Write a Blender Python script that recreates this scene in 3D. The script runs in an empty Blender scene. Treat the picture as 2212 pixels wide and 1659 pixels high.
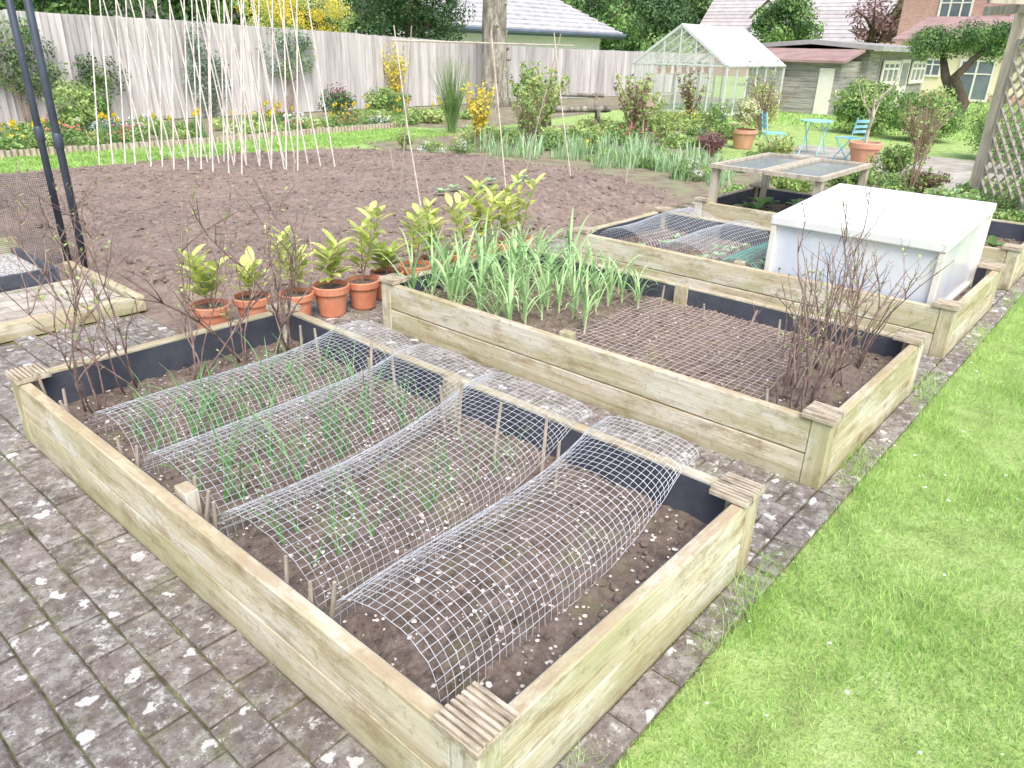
import bpy, math, random
import numpy as np
from mathutils import Vector, Matrix, noise
R=random.Random(11)
NP=np.random.default_rng(5)
S=bpy.context.scene
COL=S.collection
pi=math.pi
U=R.uniform
# ------------------------------------------------------------------ materials
def ramp(nt,fac,cols):
    r=nt.nodes.new("ShaderNodeValToRGB"); e=r.color_ramp.elements
    while len(e)<len(cols): e.new(.5)
    for i,c in enumerate(cols):
        if len(c)==4: e[i].position=c[3]
        else: e[i].position=.3+.4*i/max(1,len(cols)-1)
        e[i].color=(c[0],c[1],c[2],1)
    nt.links.new(fac,r.inputs[0]); return r.outputs[0]
def mixc(nt,fac,a,b,mode='MIX'):
    m=nt.nodes.new("ShaderNodeMix"); m.data_type='RGBA'; m.blend_type=mode
    for s,v in ((m.inputs[0],fac),(m.inputs[6],a),(m.inputs[7],b)):
        if hasattr(v,'is_output'): nt.links.new(v,s)
        elif isinstance(v,(int,float)): s.default_value=v
        else: s.default_value=(v[0],v[1],v[2],1)
    return m.outputs[2]
def math_(nt,op,a,b=0.0,clamp=False):
    m=nt.nodes.new("ShaderNodeMath"); m.operation=op; m.use_clamp=clamp
    for s,v in ((m.inputs[0],a),(m.inputs[1],b)):
        if hasattr(v,'is_output'): nt.links.new(v,s)
        else: s.default_value=v
    return m.outputs[0]
def noi(nt,vec,scale,detail=4,rough=.6):
    n=nt.nodes.new("ShaderNodeTexNoise"); n.inputs["Scale"].default_value=scale
    n.inputs["Detail"].default_value=detail; n.inputs["Roughness"].default_value=rough
    nt.links.new(vec,n.inputs["Vector"]); return n.outputs[0]
def vor(nt,vec,scale,rnd=1):
    n=nt.nodes.new("ShaderNodeTexVoronoi"); n.inputs["Scale"].default_value=scale
    n.inputs["Randomness"].default_value=rnd
    nt.links.new(vec,n.inputs["Vector"]); return n.outputs[0]
def coord(nt,stretch=(1,1,1),objrand=False):
    t=nt.nodes.new("ShaderNodeTexCoord"); m=nt.nodes.new("ShaderNodeMapping")
    m.inputs["Scale"].default_value=stretch
    nt.links.new(t.outputs["Object"],m.inputs[0])
    if objrand:
        o=nt.nodes.new("ShaderNodeObjectInfo")
        k=math_(nt,'MULTIPLY',o.outputs["Random"],37.0)
        nt.links.new(k,m.inputs["Location"])
    return m.outputs[0]
def step(nt,v,a,b):
    m=nt.nodes.new("ShaderNodeMapRange"); m.inputs[1].default_value=a; m.inputs[2].default_value=b
    nt.links.new(v,m.inputs[0]); return m.outputs[0]
def base(name):
    m=bpy.data.materials.new(name); m.use_nodes=True
    nt=m.node_tree; b=nt.nodes["Principled BSDF"]; return m,nt,b
def bump(nt,b,h,strength,dist=.01):
    k=nt.nodes.new("ShaderNodeBump"); k.inputs["Strength"].default_value=strength; k.inputs["Distance"].default_value=dist
    nt.links.new(h,k.inputs["Height"]); nt.links.new(k.outputs[0],b.inputs["Normal"])
def island(nt,col,amt):
    g=nt.nodes.new("ShaderNodeNewGeometry")
    k=math_(nt,'MULTIPLY_ADD',g.outputs["Random Per Island"],amt)
    k.node.inputs[2].default_value=1-amt/2
    h=nt.nodes.new("ShaderNodeHueSaturation"); nt.links.new(col,h.inputs["Color"]); nt.links.new(k,h.inputs["Value"])
    return h.outputs[0]
def M(name,cols,scale=5,stretch=(1,1,1),rough=.8,bmp=.3,bscale=None,isl=0,metal=0,spec=.3,bd=.01,detail=5):
    m,nt,b=base(name); v=coord(nt,stretch)
    n=noi(nt,v,scale,detail); c=ramp(nt,n,cols)
    if isl: c=island(nt,c,isl)
    nt.links.new(c,b.inputs["Base Color"]); b.inputs["Roughness"].default_value=rough
    b.inputs["Metallic"].default_value=metal; b.inputs["Specular IOR Level"].default_value=spec
    if bmp: bump(nt,b,noi(nt,v,bscale or scale*4,5),bmp,bd)
    return m
def LEAF(name,a,bb,isl=.7,trans=.3,rough=.5,scale=3,spec=.25):
    m,nt,b=base(name); v=coord(nt)
    c=ramp(nt,noi(nt,v,scale,2),[a,bb]); c=island(nt,c,isl)
    nt.links.new(c,b.inputs["Base Color"]); b.inputs["Roughness"].default_value=rough
    b.inputs["Specular IOR Level"].default_value=spec
    t=nt.nodes.new("ShaderNodeBsdfTranslucent"); nt.links.new(c,t.inputs[0])
    mx=nt.nodes.new("ShaderNodeMixShader"); mx.inputs[0].default_value=trans
    nt.links.new(b.outputs[0],mx.inputs[1]); nt.links.new(t.outputs[0],mx.inputs[2])
    nt.links.new(mx.outputs[0],nt.nodes["Material Output"].inputs[0]); return m
def TIMBER(name,axis,k=1.0):
    m,nt,b=base(name)
    st=[20,20,20]; st[axis]=.8
    v=coord(nt,tuple(st),True); v2=coord(nt,(1,1,1),True)
    sv=[3,3,3]; sv[axis]=1.0; v3=coord(nt,tuple(sv),True)
    g=noi(nt,v,1.6,8,.72)
    c=ramp(nt,g,[(.38*k,.31*k,.18*k,.30),(.63*k,.56*k,.39*k,.46),(.80*k,.75*k,.59*k,.62)])
    c=mixc(nt,math_(nt,'MULTIPLY',step(nt,noi(nt,v3,1.3,6,.65),.44,.58),.58),c,(.45,.46,.25))
    c=mixc(nt,math_(nt,'MULTIPLY',step(nt,noi(nt,v3,2.1,7,.7),.48,.58),.68),c,(.80,.78,.69))
    c=mixc(nt,math_(nt,'MULTIPLY',step(nt,noi(nt,v3,3.4,8,.78),.51,.62),.62),c,(.32,.24,.12))
    c=mixc(nt,math_(nt,'MULTIPLY',step(nt,noi(nt,v,3.2,6,.7),.54,.64),.40),c,(.28,.23,.13))
    c=mixc(nt,math_(nt,'MULTIPLY',step(nt,noi(nt,v2,26,4,.7),.58,.68),.45),c,(.23,.20,.12))
    st2=[1,1,1]; st2[axis]=.6
    vk=vor(nt,coord(nt,tuple(5*s for s in st2),True),1.0)
    c=mixc(nt,math_(nt,'MULTIPLY',step(nt,vk,.15,.05),.7),c,(.26,.16,.07))
    tc=nt.nodes.new("ShaderNodeTexCoord"); sp=nt.nodes.new("ShaderNodeSeparateXYZ"); nt.links.new(tc.outputs["Object"],sp.inputs[0])
    low=math_(nt,'ADD',sp.outputs[2],math_(nt,'MULTIPLY',noi(nt,v2,9,4),.12))
    c=mixc(nt,math_(nt,'MULTIPLY',step(nt,low,.17,.06),.6),c,(.25,.23,.11))
    ge=nt.nodes.new("ShaderNodeNewGeometry"); s2=nt.nodes.new("ShaderNodeSeparateXYZ"); nt.links.new(ge.outputs["Normal"],s2.inputs[0])
    c=mixc(nt,math_(nt,'MULTIPLY',step(nt,s2.outputs[2],.5,.95),math_(nt,'MULTIPLY',step(nt,noi(nt,v3,4,7,.7),.34,.58),.85)),c,(.42,.33,.22))
    nt.links.new(c,b.inputs["Base Color"]); b.inputs["Roughness"].default_value=.9
    b.inputs["Specular IOR Level"].default_value=.12
    bump(nt,b,g,.7,.008); return m
timX=TIMBER("timber_along_x",0); timY=TIMBER("timber_along_y",1); timZ=TIMBER("timber_upright",2,.95)
timZ2=TIMBER("timber_upright_dull",2,.8)
capX=M("cap_decking",[(.22,.18,.13),(.50,.43,.33),(.66,.61,.51)],3,(14,3,6),.9,.6)
fenceM=M("fence_timber",[(.36,.34,.33,.3),(.52,.50,.50,.5),(.62,.60,.60,.7)],1.2,(9,9,.8),.9,.3,isl=.34)
shedM=M("grey_boards",[(.22,.205,.20),(.36,.34,.33),(.46,.44,.43)],1.5,(1,1,14),.9,.3,isl=.25)
trelM=M("trellis_timber",[(.34,.30,.23),(.52,.47,.38),(.62,.58,.49)],3,(6,6,1),.9,.3)
canesM=M("bamboo",[(.58,.52,.46),(.80,.75,.70),(.86,.84,.80)],3,(1,1,3),.6,.2,isl=.3)
canesB=M("old_bamboo",[(.40,.34,.28),(.58,.52,.44),(.68,.63,.55)],6,(1,1,3),.7,.2,isl=.3)
stickM=M("split_cane",[(.38,.32,.26),(.60,.53,.44)],9,(1,1,1),.8,.2)
linerM=M("black_liner",[(.050,.058,.078),(.10,.11,.14)],8,(1,1,1),.5,.25,30,spec=.5)
blackM=M("black_metal",[(.04,.05,.075),(.08,.10,.14)],6,rough=.4,bmp=0,spec=.5)
wireM=M("galvanised_wire",[(.44,.47,.50),(.68,.71,.75)],20,rough=.5,bmp=0,metal=.2,spec=.5)
gwireM=M("green_plastic_mesh",[(.14,.40,.34),(.24,.54,.46)],20,rough=.5,bmp=0)
netM=M("string_net",[(.60,.48,.45),(.74,.64,.60)],9,rough=.9,bmp=0)
dnetM=M("dark_net",[(.06,.07,.08),(.10,.11,.12)],9,rough=.9,bmp=0)
terraM=M("terracotta",[(.56,.20,.11),(.66,.27,.16),(.70,.38,.26)],6,(1,1,1),.5,.15,spec=.4)
claypM=M("clay_pot",[(.58,.29,.19),(.70,.41,.29)],6,(1,1,1),.8,.2)
whiteM=M("white_lid",[(.78,.79,.81),(.88,.89,.90)],5,rough=.45,bmp=.15,spec=.4,detail=8)
def panelmat():
    m,nt,b=base("cloudy_panel"); v=coord(nt)
    c=ramp(nt,noi(nt,v,1.9,5,.6),[(.72,.79,.91,.38),(.85,.88,.93,.5),(.90,.91,.92,.62)])
    c=mixc(nt,math_(nt,'MULTIPLY',step(nt,noi(nt,v,11,6,.7),.57,.7),.25),c,(.55,.56,.50))
    nt.links.new(c,b.inputs["Base Color"]);b.inputs["Roughness"].default_value=.22
    t=nt.nodes.new("ShaderNodeBsdfTranslucent"); nt.links.new(c,t.inputs[0])
    mx=nt.nodes.new("ShaderNodeMixShader"); mx.inputs[0].default_value=.08
    nt.links.new(b.outputs[0],mx.inputs[1]); nt.links.new(t.outputs[0],mx.inputs[2])
    nt.links.new(mx.outputs[0],nt.nodes["Material Output"].inputs[0]); return m
panelM=panelmat()
whiteF=M("white_frame",[(.76,.73,.66),(.86,.84,.79)],5,rough=.6,bmp=.1)
bluechair=M("turquoise_paint",[(.28,.66,.78),(.40,.75,.84)],5,rough=.45,bmp=0)
barkM=M("tree_bark",[(.20,.18,.14,.35),(.38,.35,.30,.5),(.56,.53,.47,.62)],3,(3,3,.9),.95,1,14,bd=.05,detail=8)
darkbark=M("dark_bark",[(.09,.07,.05),(.17,.13,.11)],5,(3,3,1),.95,.6,14)
twigM=M("purple_twig",[(.15,.09,.085),(.29,.20,.18),(.44,.36,.31)],14,(1,1,1),.6,.3,60)
twigB=M("brown_twig",[(.24,.17,.12),(.40,.30,.23)],14,(1,1,1),.8,.3)
cream=M("cream_render",[(.82,.72,.50),(.86,.78,.58)],2,rough=.9,bmp=.1)
whitewall=M("white_render",[(.76,.77,.82),(.84,.84,.87)],2,rough=.9,bmp=.1)
facia=M("dark_fascia",[(.10,.13,.19),(.15,.18,.25)],2,rough=.5,bmp=0)
tileG=M("grey_roof_tiles",[(.38,.38,.40),(.49,.49,.51),(.58,.58,.59)],2.5,rough=.85,bmp=.4,isl=.16)
tileP=M("pink_grey_tiles",[(.40,.37,.38),(.54,.50,.51)],2.5,rough=.85,bmp=.4,isl=.2)
tileR=M("red_brown_tiles",[(.28,.18,.175),(.41,.29,.27)],2.5,rough=.85,bmp=.4,isl=.2)
feltM=M("roof_felt",[(.30,.30,.30),(.44,.44,.43)],2.5,rough=.85,bmp=.4)
glassD=M("window_glass",[(.10,.13,.16),(.22,.26,.30)],1,rough=.08,bmp=0,spec=.8)
gravelM=M("pale_gravel",[(.26,.25,.24,.35),(.46,.45,.44,.5),(.64,.63,.62,.65)],70,rough=.9,bmp=1,bscale=80)
slabM=M("paving_slab",[(.26,.24,.17,.3),(.44,.40,.34,.5),(.60,.56,.50,.7)],9,rough=.9,bmp=.5,isl=.25,detail=8)
pebM=M("pale_pebble",[(.48,.42,.36),(.84,.81,.78)],40,rough=.8,bmp=0,isl=.7)
whitefl=LEAF("white_petal",(.86,.86,.86),(.9,.9,.9),.1,.3)
yelfl=LEAF("yellow_petal",(.88,.68,.05),(.92,.80,.14),.25,.3)
redfl=LEAF("pink_petal",(.75,.20,.20),(.84,.4,.34),.3,.3)
L_onion=LEAF("onion_leaf",(.22,.46,.18),(.36,.60,.28),.4,.35)
L_garlic=LEAF("garlic_leaf",(.34,.58,.24),(.58,.76,.42),.6,.35,.4)
L_laurel=LEAF("laurel_leaf",(.46,.60,.12),(.80,.82,.34),.6,.35,.25,14,.5)
L_grass=LEAF("grass_blade",(.32,.54,.13),(.56,.75,.30),.55,.4,.6,2.2)
L_dark=LEAF("evergreen_leaf",(.05,.11,.05),(.13,.23,.09),.9,.15)
L_mid=LEAF("mid_green_leaf",(.16,.30,.10),(.30,.45,.16),.8,.3)
L_light=LEAF("light_green_leaf",(.34,.49,.15),(.51,.64,.27),.7,.35)
L_lime=LEAF("lime_leaf",(.52,.59,.22),(.73,.76,.42),.6,.35)
L_iris=LEAF("iris_leaf",(.34,.54,.28),(.56,.72,.46),.5,.35)
L_blue=LEAF("ivy_leaf",(.17,.27,.21),(.32,.43,.34),.8,.2)
L_yel=LEAF("forsythia_flower",(.86,.68,.06),(.92,.82,.18),.4,.3)
L_purp=LEAF("purple_leaf",(.26,.14,.15),(.42,.26,.25),.7,.3)
L_var=LEAF("variegated_leaf",(.50,.56,.28),(.80,.80,.56),.7,.3)
L_dry=LEAF("dry_leaf",(.62,.56,.34),(.76,.70,.50),.4,.3)
def soilmat(name,k=1.0,moss=0):
    m,nt,b=base(name); v=coord(nt)
    n=noi(nt,v,16,9,.75); c=ramp(nt,n,[(.085*k,.064*k,.053*k,.3),(.180*k,.141*k,.120*k,.5),(.30*k,.247*k,.216*k,.7)])
    c=mixc(nt,math_(nt,'MULTIPLY',step(nt,noi(nt,v,1.7,4),.42,.65),.45),c,(.27*k,.212*k,.178*k))
    if moss: c=mixc(nt,math_(nt,'MULTIPLY',step(nt,noi(nt,v,6,6,.7),.52,.64),moss),c,(.27,.28,.13))
    c=mixc(nt,math_(nt,'MULTIPLY',step(nt,noi(nt,v,75,5,.7),.60,.70),.6),c,(.46,.41,.37))
    nt.links.new(c,b.inputs["Base Color"]); b.inputs["Roughness"].default_value=.95; b.inputs["Specular IOR Level"].default_value=.1
    bump(nt,b,noi(nt,v,80,8,.75),1,.012); return m
soilM=soilmat("bed_soil",1.25,.4); soilP=soilmat("plot_soil",1.45)
def pavermat():
    m,nt,b=base("lichened_paver"); v=coord(nt)
    c=ramp(nt,noi(nt,v,12,8,.75),[(.15,.122,.11,.3),(.27,.232,.215,.5),(.39,.35,.33,.7)])
    c=island(nt,c,.4)
    c=mixc(nt,math_(nt,'MULTIPLY',step(nt,noi(nt,v,16,9,.78),.48,.58),.6),c,(.50,.49,.46))
    c=mixc(nt,math_(nt,'MULTIPLY',step(nt,noi(nt,v,5.5,9,.82),.52,.62),.6),c,(.24,.25,.13))
    c=mixc(nt,math_(nt,'MULTIPLY',step(nt,noi(nt,v,40,7,.8),.52,.60),.6),c,(.10,.085,.078))
    c=mixc(nt,math_(nt,'MULTIPLY',step(nt,noi(nt,v,24,9,.8),.565,.60),.8),c,(.72,.72,.71))
    wob=nt.nodes.new("ShaderNodeVectorMath");wob.operation='ADD';nt.links.new(v,wob.inputs[0])
    nn=nt.nodes.new("ShaderNodeTexNoise");nn.inputs["Scale"].default_value=30;nn.inputs["Detail"].default_value=5;nt.links.new(v,nn.inputs["Vector"])
    sc=nt.nodes.new("ShaderNodeVectorMath");sc.operation='SCALE';sc.inputs[3].default_value=.075;nt.links.new(nn.outputs["Color"],sc.inputs[0]);nt.links.new(sc.outputs[0],wob.inputs[1])
    c=mixc(nt,math_(nt,'MULTIPLY',step(nt,vor(nt,wob.outputs[0],9),.20,.17),.85),c,(.80,.80,.79))
    nt.links.new(c,b.inputs["Base Color"]); b.inputs["Roughness"].default_value=.92; b.inputs["Specular IOR Level"].default_value=.15
    bump(nt,b,noi(nt,v,60,8,.75),1,.012); return m
paverM=pavermat()
jointM=M("mossy_joint",[(.06,.055,.035),(.13,.13,.06),(.27,.28,.13)],12,rough=.95,bmp=.6,bscale=60)
groundM=M("rough_grass_ground",[(.24,.37,.11),(.38,.53,.18),(.50,.61,.26)],6,rough=.95,bmp=.9,bscale=40,bd=.03)
lawnM=M("lawn_turf",[(.24,.31,.11),(.34,.47,.15),(.45,.57,.24)],7,rough=.95,bmp=.9,bscale=60,bd=.02)
borderM=M("border_soil",[(.18,.15,.11),(.30,.26,.19),(.30,.36,.18)],4,rough=.95,bmp=.9,bscale=30,bd=.03)
patioM=M("patio_paving",[(.26,.27,.18),(.42,.39,.35),(.54,.51,.47)],4,rough=.95,bmp=.5,detail=8)
def brickmat():
    m,nt,b=base("red_brickwork"); v=coord(nt)
    t=nt.nodes.new("ShaderNodeTexBrick"); t.inputs["Scale"].default_value=4.4
    t.inputs["Color1"].default_value=(.50,.27,.23,1); t.inputs["Color2"].default_value=(.60,.36,.31,1); t.inputs["Mortar"].default_value=(.66,.61,.56,1)
    t.inputs["Mortar Size"].default_value=.012
    sp=nt.nodes.new("ShaderNodeSeparateXYZ"); cb=nt.nodes.new("ShaderNodeCombineXYZ")
    nt.links.new(v,sp.inputs[0]); s=math_(nt,'ADD',sp.outputs[0],sp.outputs[1]); nt.links.new(s,cb.inputs[0]); nt.links.new(sp.outputs[2],cb.inputs[1])
    nt.links.new(cb.outputs[0],t.inputs["Vector"]); nt.links.new(t.outputs[0],b.inputs["Base Color"]); b.inputs["Roughness"].default_value=.9
    return m
brickM=brickmat()
def glassmat(name,white,alpha):
    m,nt,b=base(name); b.inputs["Base Color"].default_value=(*white,1); b.inputs["Roughness"].default_value=.1
    v=coord(nt); nt.links.new(math_(nt,'MULTIPLY_ADD',noi(nt,v,2,3),.2),b.inputs["Alpha"])
    b.inputs["Alpha"].links[0].from_node.inputs[2].default_value=alpha-.1
    return m
glassG=glassmat("greenhouse_glass",(.75,.80,.80),.22); glassW=glassmat("whitewashed_glass",(.88,.90,.92),.93)
meshpane=glassmat("dark_mesh_pane",(.30,.32,.33),.6)
# ------------------------------------------------------------------ mesh builder
class MB:
    def __init__(s): s.v=[];s.f=[];s.m=[]
    def add(s,vs,fs,mi=0):
        o=len(s.v); s.v.extend(vs); s.f.extend([tuple(i+o for i in f) for f in fs]); s.m.extend([mi]*len(fs))
    def box(s,x0,y0,z0,x1,y1,z1,mi=0,tr=None):
        vs=[(x0,y0,z0),(x1,y0,z0),(x1,y1,z0),(x0,y1,z0),(x0,y0,z1),(x1,y0,z1),(x1,y1,z1),(x0,y1,z1)]
        if tr is not None: vs=[tuple(tr@Vector(p)) for p in vs]
        s.add(vs,[(0,3,2,1),(4,5,6,7),(0,1,5,4),(1,2,6,5),(2,3,7,6),(3,0,4,7)],mi)
    def bar(s,a,b,w,t,mi=0,up=(0,0,1)):
        a=Vector(a);b=Vector(b);d=(b-a);L=d.length;d.normalize();u=Vector(up)
        if abs(d.dot(u))>.98:u=Vector((1,0,0))
        x=d.cross(u).normalized();y=x.cross(d).normalized()
        tr=Matrix(((x.x,d.x,y.x,a.x),(x.y,d.y,y.y,a.y),(x.z,d.z,y.z,a.z),(0,0,0,1)))
        s.box(-w/2,0,-t/2,w/2,L,t/2,mi,tr)
    def tube(s,pts,r,n=5,mi=0,cap=True):
        pts=[Vector(p) for p in pts];k=len(pts)
        if not isinstance(r,(list,tuple)): r=[r]*k
        vs=[];prev=None
        for i,p in enumerate(pts):
            t=(pts[min(i+1,k-1)]-pts[max(i-1,0)])
            t=t.normalized() if t.length>1e-9 else Vector((0,0,1))
            if prev is None:
                u=t.orthogonal().normalized()
            else:
                u=prev-t*prev.dot(t); u=u.normalized() if u.length>1e-6 else t.orthogonal().normalized()
            prev=u;w=t.cross(u)
            for j in range(n):
                a=2*pi*j/n; q=p+(u*math.cos(a)+w*math.sin(a))*r[i]; vs.append((q.x,q.y,q.z))
        fs=[(i*n+j,i*n+(j+1)%n,(i+1)*n+(j+1)%n,(i+1)*n+j) for i in range(k-1) for j in range(n)]
        if cap: fs+= [tuple(range(n-1,-1,-1)),tuple((k-1)*n+j for j in range(n))]
        s.add(vs,fs,mi)
    def lathe(s,prof,n=20,mi=0,c=(0,0,0)):
        vs=[(c[0]+r*math.cos(2*pi*j/n),c[1]+r*math.sin(2*pi*j/n),c[2]+z) for r,z in prof for j in range(n)]
        fs=[(i*n+j,i*n+(j+1)%n,(i+1)*n+(j+1)%n,(i+1)*n+j) for i in range(len(prof)-1) for j in range(n)]
        s.add(vs,fs,mi)
    def strap(s,b,az,L,w,lean=.2,droop=1.0,mi=0,n=5,fold=.0):
        b=Vector(b);h=Vector((math.cos(az),math.sin(az),0));sd=Vector((-h.y,h.x,0));p=b.copy();vs=[];ang=lean
        for i in range(n+1):
            t=i/n;ww=w*(1-t**2.2)*(.75+.5*min(1,t*3)) if i<n else w*.05
            vs+= [tuple(p-sd*ww/2),tuple(p+sd*ww/2)]
            ang=lean+droop*t*t; p=p+(h*math.sin(ang)+Vector((0,0,1))*math.cos(ang))*(L/n)
        s.add(vs,[(2*i,2*i+1,2*i+3,2*i+2) for i in range(n)],mi)
    def leaf(s,b,d,L,w,mi=0,nrm=(0,0,1),curl=.2):
        b=Vector(b);d=Vector(d).normalized();nn=Vector(nrm);sd=d.cross(nn)
        sd=sd.normalized() if sd.length>1e-4 else d.orthogonal().normalized()
        nn=sd.cross(d).normalized();vs=[tuple(b)]
        for t,ww in ((.3,.42),(.62,.5),(.86,.28)):
            c=b+d*L*t-nn*curl*L*t*t
            vs+= [tuple(c-sd*w*ww+nn*w*.12),tuple(c),tuple(c+sd*w*ww+nn*w*.12)]
        vs.append(tuple(b+d*L-nn*curl*L))
        s.add(vs,[(0,2,1),(0,3,2),(1,2,5,4),(2,3,6,5),(4,5,8,7),(5,6,9,8),(7,8,10),(8,9,10)],mi)
    def cloud(s,cen,rad,n,size,mi=0,thick=.5,flat=.5):
        cen=np.array(cen,float);rad=np.array(rad,float)*np.ones(3)
        d=NP.normal(size=(n,3));d/=np.linalg.norm(d,axis=1)[:,None]
        rr=1-thick*NP.random(n)**1.6
        p=cen+d*rad*rr[:,None]
        nr=d+NP.normal(size=(n,3))*flat;nr/=np.linalg.norm(nr,axis=1)[:,None]
        t=np.cross(nr,NP.normal(size=(n,3)));t/=np.linalg.norm(t,axis=1)[:,None]
        bt=np.cross(nr,t);sz=size*(.6+.8*NP.random(n))[:,None]
        q=np.stack([p-t*sz*.5,p-bt*sz*.28+nr*sz*.08,p+t*sz*.5,p+bt*sz*.28+nr*sz*.08],1).reshape(-1,3)
        o=len(s.v);s.v.extend(map(tuple,q.tolist()))
        s.f.extend([(o+4*i,o+4*i+1,o+4*i+2,o+4*i+3) for i in range(n)]);s.m.extend([mi]*n)
    def crown(s,cen,rad,nc,cr,nl,size,mis=(0,),inner=.75,flatb=False):
        for i in range(nc):
            while True:
                d=Vector((U(-1,1),U(-1,1),U(-1,1)))
                if .25<d.length<1: break
            d=d.normalized()*(inner*(.45+.55*R.random()))
            c=[cen[k]+d[k]*rad[k] for k in range(3)]; r=cr*U(.6,1.25)
            s.cloud(c,(r,r,r*.8),int(nl*U(.7,1.2)),size,R.choice(mis))
    def lump(s,c,r,mi=0,sq=.7):
        t=(1+5**.5)/2
        V=[(-1,t,0),(1,t,0),(-1,-t,0),(1,-t,0),(0,-1,t),(0,1,t),(0,-1,-t),(0,1,-t),(t,0,-1),(t,0,1),(-t,0,-1),(-t,0,1)]
        F=[(0,11,5),(0,5,1),(0,1,7),(0,7,10),(0,10,11),(1,5,9),(5,11,4),(11,10,2),(10,7,6),(7,1,8),(3,9,4),(3,4,2),(3,2,6),(3,6,8),(3,8,9),(4,9,5),(2,4,11),(6,2,10),(8,6,7),(9,8,1)]
        a=U(0,6.3);ca,sa=math.cos(a),math.sin(a);ex=U(.7,1.3)
        vs=[]
        for x,y,z in V:
            k=r/1.9*U(.75,1.25);x*=k*ex;y*=k;z*=k*sq
            vs.append((c[0]+x*ca-y*sa,c[1]+x*sa+y*ca,c[2]+z))
        s.add(vs,F,mi)
    def make(s,name,mats,parent=None,loc=(0,0,0),rz=0,label=None,cat=None,kind=None,group=None,smooth=False,bevel=0):
        me=bpy.data.meshes.new(name);me.from_pydata(s.v,[],s.f)
        if not isinstance(mats,(list,tuple)):mats=[mats]
        for m in mats:me.materials.append(m)
        if len(mats)>1:me.polygons.foreach_set("material_index",s.m)
        if smooth:me.polygons.foreach_set("use_smooth",[True]*len(s.f))
        me.update();ob=bpy.data.objects.new(name,me);COL.objects.link(ob)
        ob.location=loc;ob.rotation_euler=(0,0,rz)
        if parent:ob.parent=parent
        if label:ob["label"]=label
        if cat:ob["category"]=cat
        if kind:ob["kind"]=kind
        if group:ob["group"]=group
        if bevel:
            b=ob.modifiers.new("bevel","BEVEL");b.width=bevel;b.segments=2;b.limit_method='ANGLE'
        return ob
def thing(name,loc,label,cat,group=None,rz=0,kind=None):
    o=bpy.data.objects.new(name,None);COL.objects.link(o);o.location=loc;o.rotation_euler=(0,0,rz);o.empty_display_size=.1
    o["label"]=label;o["category"]=cat
    if group:o["group"]=group
    return o
def dup(src,loc,rz=0,s=1,label=None,sz=None):
    o=src.copy();COL.objects.link(o);o.location=loc;o.rotation_euler=(0,0,rz);o.scale=(s,s,sz or s)
    if label:o["label"]=label
    for c in src.children:
        k=c.copy();COL.objects.link(k);k.parent=o
        for g in c.children:
            q=g.copy();COL.objects.link(q);q.parent=k
    return o
def fn(x,y,sc,oc=4,seed=0):
    return noise.fractal(Vector((x*sc+seed,y*sc,seed*.7)),1.0,2.0,oc)
# ------------------------------------------------------------------ camera
cam=bpy.data.cameras.new("camera");co=bpy.data.objects.new("camera",cam);COL.objects.link(co);S.camera=co
x=Vector((.6595,-.7513,.0240)).normalized();z=Vector((-.6909,-.5930,.4136)).normalized();y=z.cross(x).normalized();x=y.cross(z)
co.matrix_world=Matrix(((x.x,y.x,z.x,0),(x.y,y.y,z.y,0),(x.z,y.z,z.z,1.54),(0,0,0,1)))
cam.sensor_width=36;cam.lens=26.15;cam.clip_start=.05;cam.clip_end=2000
# ------------------------------------------------------------------ light
w=bpy.data.worlds.new("World");S.world=w;w.use_nodes=True;nt=w.node_tree
sk=nt.nodes.new("ShaderNodeTexSky");sk.sky_type='NISHITA';sk.sun_disc=False
SE,SR=math.radians(56),math.radians(215)
sk.sun_elevation=SE;sk.sun_rotation=SR;sk.air_density=1.0;sk.dust_density=4.0;sk.ozone_density=.4
nt.links.new(sk.outputs[0],nt.nodes["Background"].inputs[0]);nt.nodes["Background"].inputs[1].default_value=.235
sl=bpy.data.lights.new("sun","SUN");sl.energy=2.9;sl.angle=math.radians(38);sl.color=(1,.98,.955)
so=bpy.data.objects.new("sun",sl);COL.objects.link(so)
sd=Vector((math.sin(SR)*math.cos(SE),math.cos(SR)*math.cos(SE),math.sin(SE)))
so.rotation_euler=sd.to_track_quat('Z','Y').to_euler();so.location=(0,0,20)
S.view_settings.view_transform='Standard';S.view_settings.look='None';S.view_settings.exposure=0
# ------------------------------------------------------------------ ground
def sheet(name,poly,z,mat,label=None):
    m=MB();m.add([(a,b,z) for a,b in poly],[tuple(range(len(poly)))]);return m.make(name,mat,kind="structure")
sheet("ground",[(-400,-400),(500,-400),(500,500),(-400,500)],0,groundM)
sheet("lawn",[(-1,-6),(9,-6),(9,.60),(-1,.60)],.006,lawnM)
sheet("dirt_path",[(-6,3.9),(2.3,3.9),(2.3,10.3),(-6,10.3)],.005,soilP)
sheet("flower_border",[(-6,11.95),(10.6,11.95),(11.5,10.9),(18.2,12.2),(27,12.5),(27,15.75),(-6,15.75)],.005,borderM)
sheet("island_border",[(7.5,.35),(10.2,.6),(11.2,3.4),(11.3,5.9),(13.0,6.6),(17.0,7.2),(17.4,9.3),(12.5,10.6),(8.2,10.6),(7.5,8.2)],.007,borderM)
sheet("patio_path",[(10.4,.9),(14.6,1.6),(14.4,5.4),(12.2,5.4),(11.5,3.6)],.009,patioM)
beds=[(.73,.69,1.99,3.24),(2.61,.69,3.84,3.24),(4.44,.69,5.67,3.24),(6.27,.69,7.5,3.24)]
m=MB();pts=[(-1.2,.59),(7.6,.59),(7.6,3.97),(1.75,3.97),(1.75,4.48),(-1.2,4.48)]
m.add([(a,b,.018) for a,b in pts],[(0,1,2,3,4,5)],1)
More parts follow.
